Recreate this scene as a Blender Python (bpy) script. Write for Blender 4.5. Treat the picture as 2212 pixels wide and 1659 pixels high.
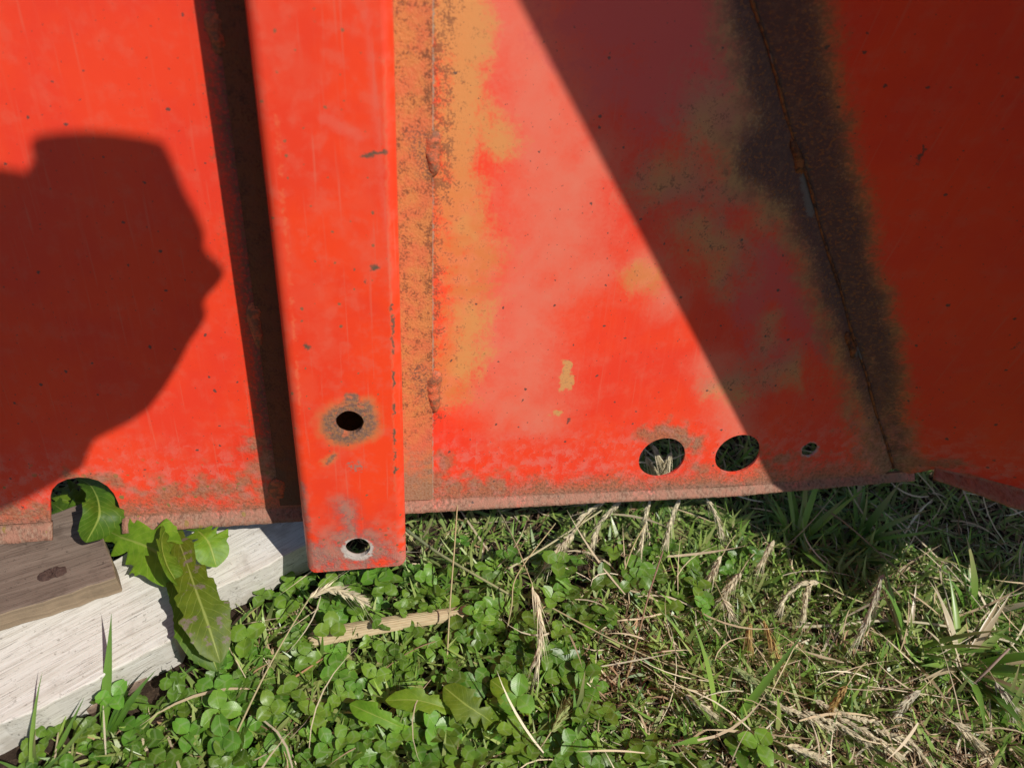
import bpy, bmesh, math, random
import numpy as np
from mathutils import Vector, Matrix
from mathutils.geometry import delaunay_2d_cdt
random.seed(7); rng = np.random.default_rng(7)
D2R = math.radians
for o in list(bpy.data.objects): bpy.data.objects.remove(o)
scn = bpy.context.scene
C = scn.collection

# ---------------------------------------------------------------- camera
# pixel coordinates below are measured on a 2212 x 1659 view of the photograph
FP = 1661.0; CX, CY = 1106.0, 829.5
def nrm(v): return v/np.linalg.norm(v)
def ray(x, y): return np.array([x-CX, y-CY, FP])
d_ = nrm(np.array([-0.05279183, 0.85914644, 0.50899943]))     # down along the channel, camera space
e_ = nrm(np.array([0.98731808, -0.03151444, 0.15559516]))     # along the lower edge
e_ = nrm(e_-d_*(e_@d_))
n_ = np.cross(e_, d_); n_ = n_ if n_[2] < 0 else -n_           # panel normal, to the camera
LEAN = D2R(13)
g_ = math.cos(LEAN)*d_-math.sin(LEAN)*n_
Zc = -g_; Xc = e_; Yc = np.cross(Zc, Xc)
Mwc = np.stack([Xc, Yc, Zc])                                    # camera vector -> world vector
W = 0.11; H = 0.075                                             # channel width and depth
pL = ray(660, 1200); pr = ray(877, 1187)
pR = pr*(pL@n_)/(pr@n_); sc_ = W/((pR-pL)@e_); pL = pL*sc_
oF = pL+e_*W/2                                                  # channel axis, front face
oP = oF-n_*H                                                    # same, on the main panel
r_ = ray(934, 1076); q_ = r_*(oP@n_)/(r_@n_)
oP = oP+d_*((q_-oP)@d_)                                         # panel origin: axis at the lip crease
ZCREASE = 0.108
PO = np.array([0, 0, ZCREASE])                                  # world position of that origin
CAM = PO-Mwc@oP
dW, eW, nW = Mwc@d_, Mwc@e_, Mwc@n_
def hit(x, y, P, N):
    r = Mwc@ray(x, y); return CAM+r*(((P-CAM)@N)/(r@N))
def G(x, y, z=0.0): return hit(x, y, np.array([0, 0, z]), np.array([0, 0, 1.0]))
def loc(p): v = p-PO; return np.array([v@eW, -(v@dW), v@nW])    # world -> panel frame (x right, y up the panel, z out)
def wld(l): return PO+eW*l[0]-dW*l[1]+nW*l[2]
def M(x, y, c=0.0): return loc(hit(x, y, PO+nW*c, nW))          # pixel -> panel frame on the plane z=c
def proj(p):
    v = Mwc.T@(p-CAM); return v[0]/v[2]*FP+CX, v[1]/v[2]*FP+CY, v[2]
cam = bpy.data.cameras.new('camera'); camo = bpy.data.objects.new('camera', cam); C.objects.link(camo)
cx_, cy_, cz_ = Mwc@np.array([1, 0, 0]), Mwc@np.array([0, -1, 0]), Mwc@np.array([0, 0, -1])
camo.matrix_world = Matrix([[cx_[i], cy_[i], cz_[i], CAM[i]] for i in range(3)]+[[0, 0, 0, 1]])
cam.sensor_width = 36; cam.sensor_fit = 'HORIZONTAL'; cam.lens = FP/2212*36
cam.clip_start = 0.02; cam.clip_end = 500
cam.dof.use_dof = True; cam.dof.focus_distance = 0.88; cam.dof.aperture_fstop = 4.2
scn.camera = camo
scn.cycles.max_bounces = 6; scn.cycles.diffuse_bounces = 3; scn.cycles.glossy_bounces = 2; scn.cycles.transmission_bounces = 4
scn.render.resolution_x = 1024; scn.render.resolution_y = 767

# ---------------------------------------------------------------- sky, sun, exposure
EL = D2R(50); PHI = D2R(45)
SUN = np.array([math.cos(EL)*math.sin(PHI), -math.cos(EL)*math.cos(PHI), math.sin(EL)])
wd = bpy.data.worlds.new('World'); scn.world = wd; wd.use_nodes = True
nt = wd.node_tree; bg = nt.nodes['Background']
sky = nt.nodes.new('ShaderNodeTexSky'); sky.sky_type = 'NISHITA'; sky.sun_disc = False
sky.sun_elevation = EL; sky.sun_rotation = math.atan2(SUN[0], SUN[1])
nt.links.new(sky.outputs[0], bg.inputs[0]); bg.inputs[1].default_value = 0.070
sl = bpy.data.lights.new('sun', 'SUN'); sl.energy = 4.6; sl.angle = D2R(0.53); sl.color = (1, 0.95, 0.87)
so = bpy.data.objects.new('sun', sl); C.objects.link(so); so.location = (3, -3, 5)
so.rotation_euler = Vector(SUN).to_track_quat('Z', 'Y').to_euler()
scn.view_settings.view_transform = 'Standard'; scn.view_settings.look = 'None'
scn.view_settings.gamma = 1; scn.view_settings.exposure = 0.0

# ---------------------------------------------------------------- node helpers
class NB:
    dim = '3D'
    def __init__(s, name):
        s.m = bpy.data.materials.new(name); s.m.use_nodes = True
        s.t = s.m.node_tree; s.t.nodes.clear()
        s.out = s.t.nodes.new('ShaderNodeOutputMaterial')
    def n(s, typ, **kw):
        x = s.t.nodes.new(typ)
        for k, v in kw.items(): setattr(x, k, v)
        return x
    def put(s, sock, v):
        if v is None: return
        if isinstance(v, bpy.types.NodeSocket): s.t.links.new(v, sock)
        else:
            if sock.type == 'RGBA' and len(v) == 3: v = (*v, 1)
            sock.default_value = v
    def math(s, op, a, b=None, c=None, clamp=False):
        x = s.n('ShaderNodeMath', operation=op, use_clamp=clamp)
        for i, v in enumerate((a, b, c)): s.put(x.inputs[i], v)
        return x.outputs[0]
    def vm(s, op, a, b=None, scale=None, out=0):
        x = s.n('ShaderNodeVectorMath', operation=op)
        s.put(x.inputs[0], a); s.put(x.inputs[1], b)
        if scale is not None: s.put(x.inputs['Scale'], scale)
        return x.outputs[out]
    def mix(s, f, a, b, mode='MIX'):
        x = s.n('ShaderNodeMix', data_type='RGBA', blend_type=mode)
        s.put(x.inputs[0], f); s.put(x.inputs[6], a); s.put(x.inputs[7], b); return x.outputs[2]
    def noise(s, vec, scale, detail=4, rough=0.55, out=0, dist=0.0):
        x = s.n('ShaderNodeTexNoise', noise_dimensions=s.dim); s.put(x.inputs['Vector'], vec); x.inputs['Scale'].default_value = scale
        x.inputs['Detail'].default_value = detail; x.inputs['Roughness'].default_value = rough; x.inputs['Distortion'].default_value = dist
        return x.outputs[out]
    def vor(s, vec, scale, rnd=1.0):
        x = s.n('ShaderNodeTexVoronoi', voronoi_dimensions=s.dim); s.put(x.inputs['Vector'], vec); x.inputs['Scale'].default_value = scale
        x.inputs['Randomness'].default_value = rnd
        return x.outputs['Distance'], x.outputs['Color']
    def step(s, v, lo, hi):
        x = s.n('ShaderNodeMapRange', interpolation_type='SMOOTHSTEP'); s.put(x.inputs[0], v)
        s.put(x.inputs[1], lo); s.put(x.inputs[2], hi); return x.outputs[0]
    def coord(s): return s.n('ShaderNodeTexCoord').outputs['Object']
    def xyz(s, v):
        x = s.n('ShaderNodeSeparateXYZ'); s.put(x.inputs[0], v); return x.outputs
    def maxs(s, L):
        r = L[0]
        for a in L[1:]: r = s.math('MAXIMUM', r, a)
        return r
    def cap(s, P, A, B, R, S):
        x = s.n('ShaderNodeGroup'); x.node_tree = CAPG
        s.put(x.inputs[0], P); x.inputs[1].default_value = A; x.inputs[2].default_value = B
        x.inputs[3].default_value = R; x.inputs[4].default_value = S; return x.outputs[0]
    def warp(s, P, amp, scale, detail=4, rough=0.6):
        c = s.noise(P, scale, detail, rough, out=1)
        return s.vm('ADD', P, s.vm('SCALE', s.vm('SUBTRACT', c, (.5, .5, .5)), scale=amp))
    def bsdf(s, col, rough, bump=None, bstr=0.3, bdist=0.002, spec=0.5, trans=None, metal=0.0, coat=0.0):
        b = s.n('ShaderNodeBsdfPrincipled')
        s.put(b.inputs['Base Color'], col); s.put(b.inputs['Roughness'], rough)
        b.inputs['Specular IOR Level'].default_value = spec; b.inputs['Metallic'].default_value = metal
        b.inputs['Coat Weight'].default_value = coat; b.inputs['Coat Roughness'].default_value = 0.25
        if bump is not None:
            k = s.n('ShaderNodeBump'); k.inputs['Strength'].default_value = bstr; k.inputs['Distance'].default_value = bdist
            s.put(k.inputs['Height'], bump); s.put(b.inputs['Normal'], k.outputs[0])
        o = b.outputs[0]
        if trans is not None:
            t = s.n('ShaderNodeBsdfTranslucent'); s.put(t.inputs[0], trans[0])
            mx = s.n('ShaderNodeMixShader'); mx.inputs[0].default_value = trans[1]
            s.t.links.new(o, mx.inputs[1]); s.t.links.new(t.outputs[0], mx.inputs[2]); o = mx.outputs[0]
        s.t.links.new(o, s.out.inputs[0]); return s.m

def make_capsule_group():                                       # 1 inside a capsule from A to B, soft edge
    g = bpy.data.node_groups.new('Capsule', 'ShaderNodeTree')
    for nm, tp in (('P', 'NodeSocketVector'), ('A', 'NodeSocketVector'), ('B', 'NodeSocketVector'), ('R', 'NodeSocketFloat'), ('S', 'NodeSocketFloat')):
        g.interface.new_socket(nm, in_out='INPUT', socket_type=tp)
    g.interface.new_socket('M', in_out='OUTPUT', socket_type='NodeSocketFloat')
    i = g.nodes.new('NodeGroupInput'); o = g.nodes.new('NodeGroupOutput')
    def vm(op, a, b=None, sc=None, out=0):
        x = g.nodes.new('ShaderNodeVectorMath'); x.operation = op
        g.links.new(a, x.inputs[0])
        if b is not None: g.links.new(b, x.inputs[1])
        if sc is not None: g.links.new(sc, x.inputs['Scale'])
        return x.outputs[out]
    def mt(op, a, b, clamp=False):
        x = g.nodes.new('ShaderNodeMath'); x.operation = op; x.use_clamp = clamp
        for k, v in enumerate((a, b)):
            if isinstance(v, (int, float)): x.inputs[k].default_value = v
            else: g.links.new(v, x.inputs[k])
        return x.outputs[0]
    pa = vm('SUBTRACT', i.outputs[0], i.outputs[1]); ba = vm('SUBTRACT', i.outputs[2], i.outputs[1])
    h = mt('DIVIDE', vm('DOT_PRODUCT', pa, ba, out=1), mt('MAXIMUM', vm('DOT_PRODUCT', ba, ba, out=1), 1e-9), True)
    dist = vm('LENGTH', vm('SUBTRACT', pa, vm('SCALE', ba, sc=h)), out=1)
    mr = g.nodes.new('ShaderNodeMapRange'); mr.interpolation_type = 'SMOOTHSTEP'
    g.links.new(dist, mr.inputs[0]); g.links.new(mt('SUBTRACT', i.outputs[3], i.outputs[4]), mr.inputs[1])
    g.links.new(mt('ADD', i.outputs[3], i.outputs[4]), mr.inputs[2])
    mr.inputs[3].default_value = 1; mr.inputs[4].default_value = 0
    g.links.new(mr.outputs[0], o.inputs[0]); return g
CAPG = make_capsule_group()

# ---------------------------------------------------------------- shared positions of the machine
PX = 0.00047                                                     # metres per view pixel on the panel near its foot
SEAM_T, SEAM_B = M(1625, 0), M(1930, 1010)
sd = nrm(SEAM_T-SEAM_B); SEAM_T2 = SEAM_B+sd*0.80
FOLD = D2R(30)
vS = nrm(loc(wld(np.zeros(3))+np.array([math.cos(FOLD), -math.sin(FOLD), 0])))   # side panel direction, panel frame
nS = nrm(np.cross(vS, sd)); nS = nS if nS[2] > 0 else -nS
def S(x, y):                                                     # pixel -> panel frame on the side panel
    Nw = eW*nS[0]-dW*nS[1]+nW*nS[2]
    return loc(hit(x, y, wld(SEAM_B), Nw))

# ---------------------------------------------------------------- materials of the machine
def V(p): return tuple(float(a) for a in p)
RED = (0.85, 0.055, 0.016); RED2 = (0.80, 0.046, 0.019)
SALMON = (0.72, 0.135, 0.080); PINK = (0.66, 0.085, 0.078); OCHRE = (0.64, 0.20, 0.052); OCHRE2 = (0.62, 0.26, 0.075)
RUSTB = (0.30, 0.095, 0.03); RUSTD = (0.088, 0.047, 0.047); GRIME = (0.31, 0.195, 0.125)

def chips(b, Q, scale, thr, vary=0.8):
    dd, cc = b.vor(Q, scale)
    r = b.math('MULTIPLY', b.xyz(cc)[0], vary)
    r = b.math('POWER', r, 3)
    return b.math('LESS_THAN', dd, b.math('MULTIPLY', r, thr))

# stains are laid out once as soft capsule fields (stored per vertex, 0 = none), the shader breaks up their edges with noise
def mm(L, f=M): return [(f(x0, y0), f(x1, y1), r*PX, sft*PX) for (x0, y0, x1, y1, r, sft) in L]
SEAMCAPS = [(M(1640, -80), M(1690, 180), 62), (M(1690, 180), M(1720, 330), 55), (M(1660, 330), M(1730, 380), 60), (M(1720, 380), M(1790, 540), 40),
            (M(1790, 540), M(1850, 740), 40), (M(1850, 740), M(1900, 880), 20), (M(1885, 880), M(1932, 1005), 13),
            (S(1690, -60), S(1720, 150), 50), (S(1730, 150), S(1790, 400), 38), (S(1800, 400), S(1850, 640), 36), (S(1870, 640), S(1910, 800), 26), (S(1910, 800), S(1942, 980), 12), (M(462, -80), M(590, 1020), 6)]  # last capsule: weld rust that also deepens the channel's shadow strip in colour
FIELDS = {
 'fade': mm([(1120, 20, 1170, 260, 105, 85), (1160, 260, 1200, 560, 105, 85), (1130, 560, 1130, 860, 85, 80), (1060, 600, 1090, 900, 50, 60), (1290, 330, 1180, 520, 45, 45), (1180, 640, 1260, 590, 60, 50), (1040, 860, 1180, 900, 60, 50), (1390, 570, 1440, 640, 45, 40), (1540, 800, 1600, 930, 45, 40)]),
 'pink': mm([(1330, 30, 1540, 60, 110, 80), (1400, 180, 1560, 200, 90, 70), (1660, 560, 1740, 700, 40, 50), (1620, 640, 1680, 780, 40, 50)]),
 'ochre': mm([(985, -40, 1010, 200, 44, 26), (990, 200, 1000, 420, 40, 28), (985, 420, 1010, 700, 52, 40), (1000, 700, 980, 830, 46, 40), (1050, 260, 1080, 330, 28, 25), (1010, 500, 1050, 560, 40, 30), (1380, 590, 1410, 610, 26, 25), (1050, 20, 1040, 200, 14, 20), (1558, 840, 1600, 850, 20, 24)]),
 'tan': mm([(1540, 240, 1640, 300, 75, 45), (1430, 400, 1620, 400, 55, 50), (1500, 480, 1590, 560, 45, 45), (1640, 480, 1690, 440, 30, 25), (1590, 830, 1800, 760, 38, 35), (1540, 830, 1640, 830, 25, 25), (1800, 680, 1830, 650, 45, 30), (1560, 580, 1560, 640, 22, 25), (1660, 690, 1650, 780, 20, 25)]),
 'speck': mm([(938, -60, 940, 420, 40, 45), (938, 420, 940, 900, 14, 45)]),
 'fringe': [(A, B, (r+(42 if i < 7 else 26))*PX, 28*PX) for i, (A, B, r) in enumerate(SEAMCAPS[:-1])],
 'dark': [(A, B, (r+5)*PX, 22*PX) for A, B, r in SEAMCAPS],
 'wide': mm([(330, 1080, 600, 1040, 26, 45), (540, 960, 600, 1040, 18, 30), (930, 1050, 1080, 1060, 34, 35), (960, 980, 960, 1040, 12, 25), (1430, 930, 1500, 960, 26, 22), (1390, 930, 1520, 1020, 14, 20), (150, 1030, 250, 1040, 14, 16), (1640, 1000, 1930, 1015, 24, 30), (0, 1110, 90, 1110, 30, 30)])
         + [(S(1945, 995), S(2060, 1005), 24*PX, 24*PX), (S(2030, 1035), S(2300, 1100), 34*PX, 20*PX)],
}
def add_fields(me):
    co = np.empty(len(me.vertices)*3); me.vertices.foreach_get('co', co); co = co.reshape(-1, 3)
    for nm, caps in FIELDS.items():
        t = np.full(len(co), -1.0)
        for A, B, R, Sf in caps:
            A = np.array(A); ba = np.array(B)-A; pa = co-A
            h = np.clip(pa@ba/max(ba@ba, 1e-9), 0, 1); dist = np.linalg.norm(pa-h[:, None]*ba, axis=1)
            t = np.maximum(t, (R+Sf-dist)/(2*Sf))
        at = me.attributes.new(nm, 'FLOAT', 'POINT'); at.data.foreach_set('value', np.clip(t+1, 0, 3).astype(np.float32))

def paint_material():
    b = NB('weathered_red_paint'); b.dim = '2D'; P = b.coord(); X, Y, Z = b.xyz(P)
    big = b.noise(P, 9, 5, 0.6); mid = b.noise(P, 45, 6, 0.66); fine = b.noise(P, 260, 4, 0.7)
    low0 = b.noise(P, 24, 6, .66, dist=.3); low = b.math('MULTIPLY_ADD', fine, .34, b.math('MULTIPLY', low0, .68))
    def fld(nm, nz, amp, lo=.25, hi=.75):
        x = b.n('ShaderNodeAttribute', attribute_name=nm)
        v = b.math('MULTIPLY_ADD', b.math('SUBTRACT', nz, .5), amp, b.math('SUBTRACT', x.outputs['Fac'], 1))
        return b.step(v, lo, hi)
    col = b.mix(b.step(big, .35, .65), RED, RED2)
    col = b.mix(b.math('MULTIPLY', b.step(mid, .48, .75), .30), col, SALMON)
    sx = b.n('ShaderNodeMapping'); b.put(sx.inputs[0], P); sx.inputs['Rotation'].default_value = (0, 0, D2R(35)); sx.inputs['Scale'].default_value = (300, 9, 30)
    scr = b.step(b.noise(sx.outputs[0], 1, 2, .5), .67, .78)
    col = b.mix(b.math('MULTIPLY', scr, .34), col, SALMON)
    rs = b.n('ShaderNodeMapping'); b.put(rs.inputs[0], P); rs.inputs['Scale'].default_value = (150, 7, 1)
    run = b.step(b.noise(rs.outputs[0], 1, 4, .6), .54, .72)
    col = b.mix(b.math('MULTIPLY', run, .11), col, (0.70, .15, .09))
    fade = fld('fade', b.math('MULTIPLY_ADD', low, .62, b.math('MULTIPLY_ADD', big, .3, .04)), 2.4, -.1, 1.2)
    col = b.mix(b.math('MULTIPLY', fade, b.math('MULTIPLY_ADD', mid, .5, .62), clamp=True), col, (0.74, .175, .11))
    col = b.mix(b.math('MULTIPLY', fld('pink', low, 2.4, .1, .9), .85), col, PINK)
    och = fld('ochre', low, 3.4, .0, 1.0)
    ocol = b.mix(b.step(mid, .35, .7), OCHRE, (0.72, 0.22, 0.085)); ocol = b.mix(b.math('MAXIMUM', b.step(big, .45, .6), b.step(Y, .28, .46)), ocol, (0.62, .29, .085))
    col = b.mix(b.math('MULTIPLY', och, .88), col, ocol)
    tan = fld('tan', low, 2.6, -.15, 1.25)
    col = b.mix(b.math('MULTIPLY', tan, .78), col, b.mix(b.step(big, .4, .6), (0.48, 0.28, 0.11), (0.46, 0.20, 0.12)))
    W3 = b.warp(P, 0.011, 150, 3, 0.7); W4 = b.vm('ADD', b.vm('SCALE', P, scale=.6), b.vm('SCALE', W3, scale=.4))
    W5 = b.warp(P, 0.024, 60, 4, 0.6)
    patch = b.maxs([b.cap(W5, V(M(1224, 790)), V(M(1222, 835)), 15*PX, 3*PX), b.cap(W5, V(M(1199, 893)), V(M(1209, 895)), 9*PX, 3*PX)])
    col = b.mix(b.math('MULTIPLY', patch, .85), col, b.mix(b.step(fine, .5, .7), (0.60, 0.32, 0.11), (0.42, .24, .10)))
    # rust speckle, thick along the weld line, thinner on the undercoat
    near = b.math('MAXIMUM', fld('speck', low, .5, 0, 1), b.math('MAXIMUM', b.math('MULTIPLY', och, .22), b.math('MULTIPLY', tan, .42)))
    spn = b.math('MULTIPLY_ADD', b.noise(P, 420, 3, .7), .5, b.math('MULTIPLY', b.noise(P, 90, 4, .6), .5))
    spk = b.math('MULTIPLY', b.step(b.math('MULTIPLY_ADD', near, .15, spn), .59, .70), b.step(near, 0.02, .3))
    col = b.mix(b.math('MULTIPLY', spk, .68), col, b.mix(big, (0.20, .07, .03), (0.08, .04, .028)))
    # dark rust along the seam, ochre-brown fringe
    col = b.mix(b.math('MULTIPLY', fld('fringe', low, 2.4, -.1, 1.0), .85), col, b.mix(b.step(mid, .35, .65), (0.40, 0.23, 0.085), (0.32, 0.125, .06)))
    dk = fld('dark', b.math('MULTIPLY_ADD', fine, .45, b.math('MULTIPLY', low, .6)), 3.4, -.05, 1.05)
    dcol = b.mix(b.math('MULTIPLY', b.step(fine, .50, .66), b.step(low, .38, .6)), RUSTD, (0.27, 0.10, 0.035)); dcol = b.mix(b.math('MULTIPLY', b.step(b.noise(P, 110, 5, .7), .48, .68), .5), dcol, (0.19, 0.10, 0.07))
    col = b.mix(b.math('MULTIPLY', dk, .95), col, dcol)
    grey = b.cap(W3, V(M(1735, 385)), V(M(1752, 462)), 8*PX, 5*PX)
    col = b.mix(b.math('MULTIPLY', grey, .9), col, (0.165, 0.145, 0.135))
    # grime and rust climbing from the lower edge
    gn = b.math('MULTIPLY_ADD', low, .085, b.math('MULTIPLY', fine, .02))
    yy = b.math('SUBTRACT', Y, gn)
    dust = b.step(yy, 0.070, -.010)
    dn = b.step(b.noise(W3, 75, 6, .75), .44, .64)
    col = b.mix(b.math('MULTIPLY', b.math('MULTIPLY', dust, dn), .52), col, (0.68, 0.21, 0.165))
    gr = b.math('MAXIMUM', b.step(yy, -.022, -.062), b.math('MULTIPLY', fld('wide', mid, 2.8, .0, 1.0), .92))
    gcol = b.mix(b.step(low, .42, .58), (0.27, .185, .11), (0.34, 0.15, 0.08)); gcol = b.mix(b.math('MULTIPLY', b.step(mid, .54, .68), .7), gcol, (0.46, .14, .06)); gcol = b.mix(b.math('MULTIPLY', b.step(fine, .46, .66), .8), gcol, (0.15, 0.07, 0.04))
    gcol = b.mix(b.math('MULTIPLY', b.step(b.noise(P, 75, 4, .65), .54, .66), .55), gcol, (0.42, 0.19, 0.14))
    gcol = b.mix(b.math('MULTIPLY', b.step(Y, .004, -.006), .85), gcol, b.mix(b.step(b.noise(P, 75, 4, .65), .42, .60), b.mix(b.step(fine, .42, .6), (0.25, .185, .13), (0.14, .09, .06)), (0.28, .15, .10)))
    col = b.mix(b.math('MULTIPLY', gr, .94), col, gcol)
    c0 = M(1749, 971)
    col = b.mix(b.math('MULTIPLY', b.cap(W3, V(c0), V(c0), 24*PX, 5*PX), .85), col, (0.40, 0.33, 0.30))
    col = b.mix(b.math('MULTIPLY', b.cap(W4, (.0894, 0, 0), (.0894, 1, 0), .0009, .0009), b.step(low, .40, .55)), col, (0.36, 0.27, 0.20))
    rim = b.maxs([b.cap(P, V(M(x, y)), V(M(x, y)), r*PX, 4*PX) for x, y, r in ((1430, 989, 57), (1593, 981, 56))])
    col = b.mix(b.math('MULTIPLY', rim, b.step(mid, .38, .6)), col, (0.52, 0.28, 0.2))
    ch = b.math('MAXIMUM', chips(b, W4, 36, .13), b.math('MULTIPLY', chips(b, W4, 120, .15), .8))
    ch = b.maxs([ch, b.cap(W3, V(S(1997, 318)), V(S(1983, 354)), 3.5*PX, 2*PX), b.cap(W3, V(S(2206, 740)), V(S(2186, 756)), 2*PX, 2*PX), b.cap(W3, V(M(1230, 905)), V(M(1226, 912)), 4*PX, 2*PX)])
    col = b.mix(b.math('MULTIPLY', ch, .88), col, (0.085, 0.058, 0.05))
    mossy = b.math('MULTIPLY', b.math('MULTIPLY', chips(b, W4, 62, .36), b.step(Y, .10, .03)), b.step(X, -.06, -.1))
    col = b.mix(mossy, col, (0.25, 0.16, 0.05))
    gritty = b.math('MAXIMUM', b.math('MAXIMUM', gr, dk), b.math('MULTIPLY', dust, .45))
    rough = b.math('MAXIMUM', b.math('MULTIPLY', gritty, .72), b.math('MULTIPLY_ADD', mid, .16, b.math('MULTIPLY_ADD', och, .15, .38)))
    raw = lambda nm: b.math('SUBTRACT', b.n('ShaderNodeAttribute', attribute_name=nm).outputs['Fac'], 1, clamp=True)
    gsimple = b.maxs([b.step(Y, .045, .0), raw('wide'), raw('dark'), b.math('MULTIPLY', raw('speck'), .4)])
    bump = b.math('MULTIPLY_ADD', b.noise(P, 5, 1, .5), 2.0, b.math('MULTIPLY', b.noise(P, 300, 3, .65), gsimple))
    return b.bsdf(col, rough, bump, .55, .0022, spec=.45)

def channel_material():
    b = NB('channel_red_paint'); b.dim = '2D'; P = b.coord(); X, Y, Z = b.xyz(P)
    F = lambda x, y: M(x, y, H)
    W2 = b.warp(P, 0.016, 75, 5, .65); W3 = b.warp(P, 0.010, 170, 4, .7)
    big = b.noise(P, 10, 4, .6); mid = b.noise(P, 50, 5, .65); fine = b.noise(P, 280, 4, .7)
    col = b.mix(b.step(big, .35, .65), (0.87, 0.058, 0.014), (0.80, 0.050, 0.018))
    col = b.mix(b.math('MULTIPLY', b.step(mid, .46, .72), .38), col, SALMON); col = b.mix(b.math('MULTIPLY', b.step(b.noise(P, 17, 5, .6), .48, .66), .35), col, (0.78, .10, .05))
    sx = b.n('ShaderNodeMapping'); b.put(sx.inputs[0], P); sx.inputs['Rotation'].default_value = (0, 0, D2R(38)); sx.inputs['Scale'].default_value = (260, 8, 30)
    scr = b.step(b.noise(sx.outputs[0], 1, 2, .5), .63, .76)
    col = b.mix(b.math('MULTIPLY', scr, .5), col, SALMON)
    scuff = b.maxs([b.cap(W3, V(F(700, 255)), V(F(775, 295)), 9*PX, 8*PX), b.cap(W3, V(F(790, 20)), V(F(845, 600)), 4*PX, 8*PX)])
    col = b.mix(b.math('MULTIPLY', scuff, .6), col, (0.76, .12, .075))
    # worn corner lines
    edgeL = b.cap(W3, V(F(595, 230)), V(F(650, 900)), 2.5*PX, 3*PX)
    col = b.mix(b.math('MULTIPLY', b.math('MULTIPLY', edgeL, .55), b.step(mid, .42, .58)), col, (0.80, 0.18, 0.075))
    WE = b.warp(P, .007, 120, 3)
    edgeR = b.cap(WE, V(F(830, 130)), V(F(854, 1060)), 2.2*PX, 3*PX)
    er = b.math('MULTIPLY', b.cap(WE, V(F(847, 660)), V(F(854, 1000)), 3.0*PX, 2*PX), b.step(b.noise(P, 70, 4, .65), .48, .56))
    col = b.mix(b.math('MULTIPLY', edgeR, .35), col, (0.62, 0.2, 0.1)); col = b.mix(er, col, (0.13, 0.085, 0.055))
    dab = b.maxs([b.cap(W3, V(F(783, 338)), V(F(832, 330)), 4*PX, 2.5*PX), b.cap(W3, V(F(806, 580)), V(F(812, 578)), 6*PX, 3*PX), b.cap(W3, V(F(660, 745)), V(F(668, 752)), 4*PX, 3*PX),
                  b.cap(W3, V(F(850, 690)), V(F(851, 720)), 3*PX, 2*PX), b.cap(W3, V(F(851, 930)), V(F(852, 955)), 3*PX, 2*PX), b.cap(W3, V(F(852, 1010)), V(F(853, 1020)), 4*PX, 2*PX), b.cap(W3, V(F(790, 608)), V(F(792, 612)), 3*PX, 2*PX)])
    col = b.mix(dab, col, (0.13, 0.085, 0.055))
    # rusted ring round the upper hole and the little weld scar above it
    halo = b.maxs([b.cap(W2, V(F(745, 918)), V(F(765, 912)), 58*PX, 16*PX), b.cap(W2, V(F(790, 880)), V(F(800, 930)), 24*PX, 14*PX), b.cap(W2, V(F(722, 985)), V(F(700, 1000)), 8*PX, 9*PX)])
    ring = b.maxs([b.cap(W3, V(F(748, 918)), V(F(764, 912)), 50*PX, 10*PX), b.cap(W3, V(F(758, 862)), V(F(762, 862)), 15*PX, 5*PX), b.cap(W3, V(F(790, 880)), V(F(795, 900)), 16*PX, 8*PX), b.cap(W3, V(F(720, 985)), V(F(707, 1000)), 4*PX, 3*PX)])
    col = b.mix(b.math('MULTIPLY', halo, .75), col, (0.58, 0.20, 0.07))
    rc = b.mix(b.step(fine, .42, .62), (0.15, 0.095, 0.075), (0.34, 0.15, 0.065)); rc = b.mix(b.step(b.noise(P, 130, 3, .6), .58, .68), rc, (0.50, 0.13, 0.06))
    col = b.mix(b.math('MULTIPLY', ring, .92), col, rc)
    dim = b.cap(W3, V(F(768, 1008)), V(F(770, 1008)), 17*PX, 4*PX)
    col = b.mix(b.math('MULTIPLY', dim, b.step(fine, .45, .6)), col, (0.36, 0.16, 0.12))
    # grime and purple rust at the foot
    Yf = b.math('SUBTRACT', Y, float(F(770, 1230)[1]))
    gn = b.math('ADD', b.math('MULTIPLY', b.noise(P, 34, 6, .68), .085), b.math('MULTIPLY', fine, .02))
    g1 = b.step(b.math('SUBTRACT', Yf, gn), .03, -.05)
    col = b.mix(b.math('MULTIPLY', g1, b.step(mid, .36, .56)), col, b.mix(fine, (0.62, .17, .13), (0.50, .2, .15)))
    foot = b.maxs([b.cap(W2, V(F(765, 1175)), V(F(785, 1190)), 64*PX, 40*PX), b.cap(W2, V(F(742, 1095)), V(F(765, 1150)), 26*PX, 28*PX), b.cap(W2, V(F(685, 1185)), V(F(715, 1218)), 32*PX, 28*PX), b.cap(W2, V(F(830, 1190)), V(F(850, 1215)), 18*PX, 24*PX), b.cap(W2, V(F(650, 1050)), V(F(668, 1200)), 7*PX, 10*PX)])
    fc = b.mix(b.step(mid, .38, .62), (0.17, 0.095, 0.090), (0.36, 0.17, 0.125)); fc = b.mix(b.step(fine, .52, .66), fc, (0.55, .12, .08))
    col = b.mix(b.math('MULTIPLY', b.math('MULTIPLY', foot, .95), b.step(mid, .25, .55)), col, fc)
    wr = b.cap(W3, V(F(772, 1187)), V(F(774, 1187)), 35*PX, 4*PX)
    col = b.mix(b.math('MULTIPLY', wr, b.step(mid, .3, .5)), col, (0.50, 0.44, 0.40))
    W4 = b.vm('ADD', b.vm('SCALE', P, scale=.6), b.vm('SCALE', W3, scale=.4)); ch = b.maxs([chips(b, W4, 60, .17), b.math('MULTIPLY', chips(b, W4, 110, .36), b.step(Yf, .10, .03))])
    col = b.mix(b.math('MULTIPLY', ch, .85), col, b.mix(mid, (0.10, 0.07, 0.06), (0.26, 0.17, 0.06)))
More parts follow.
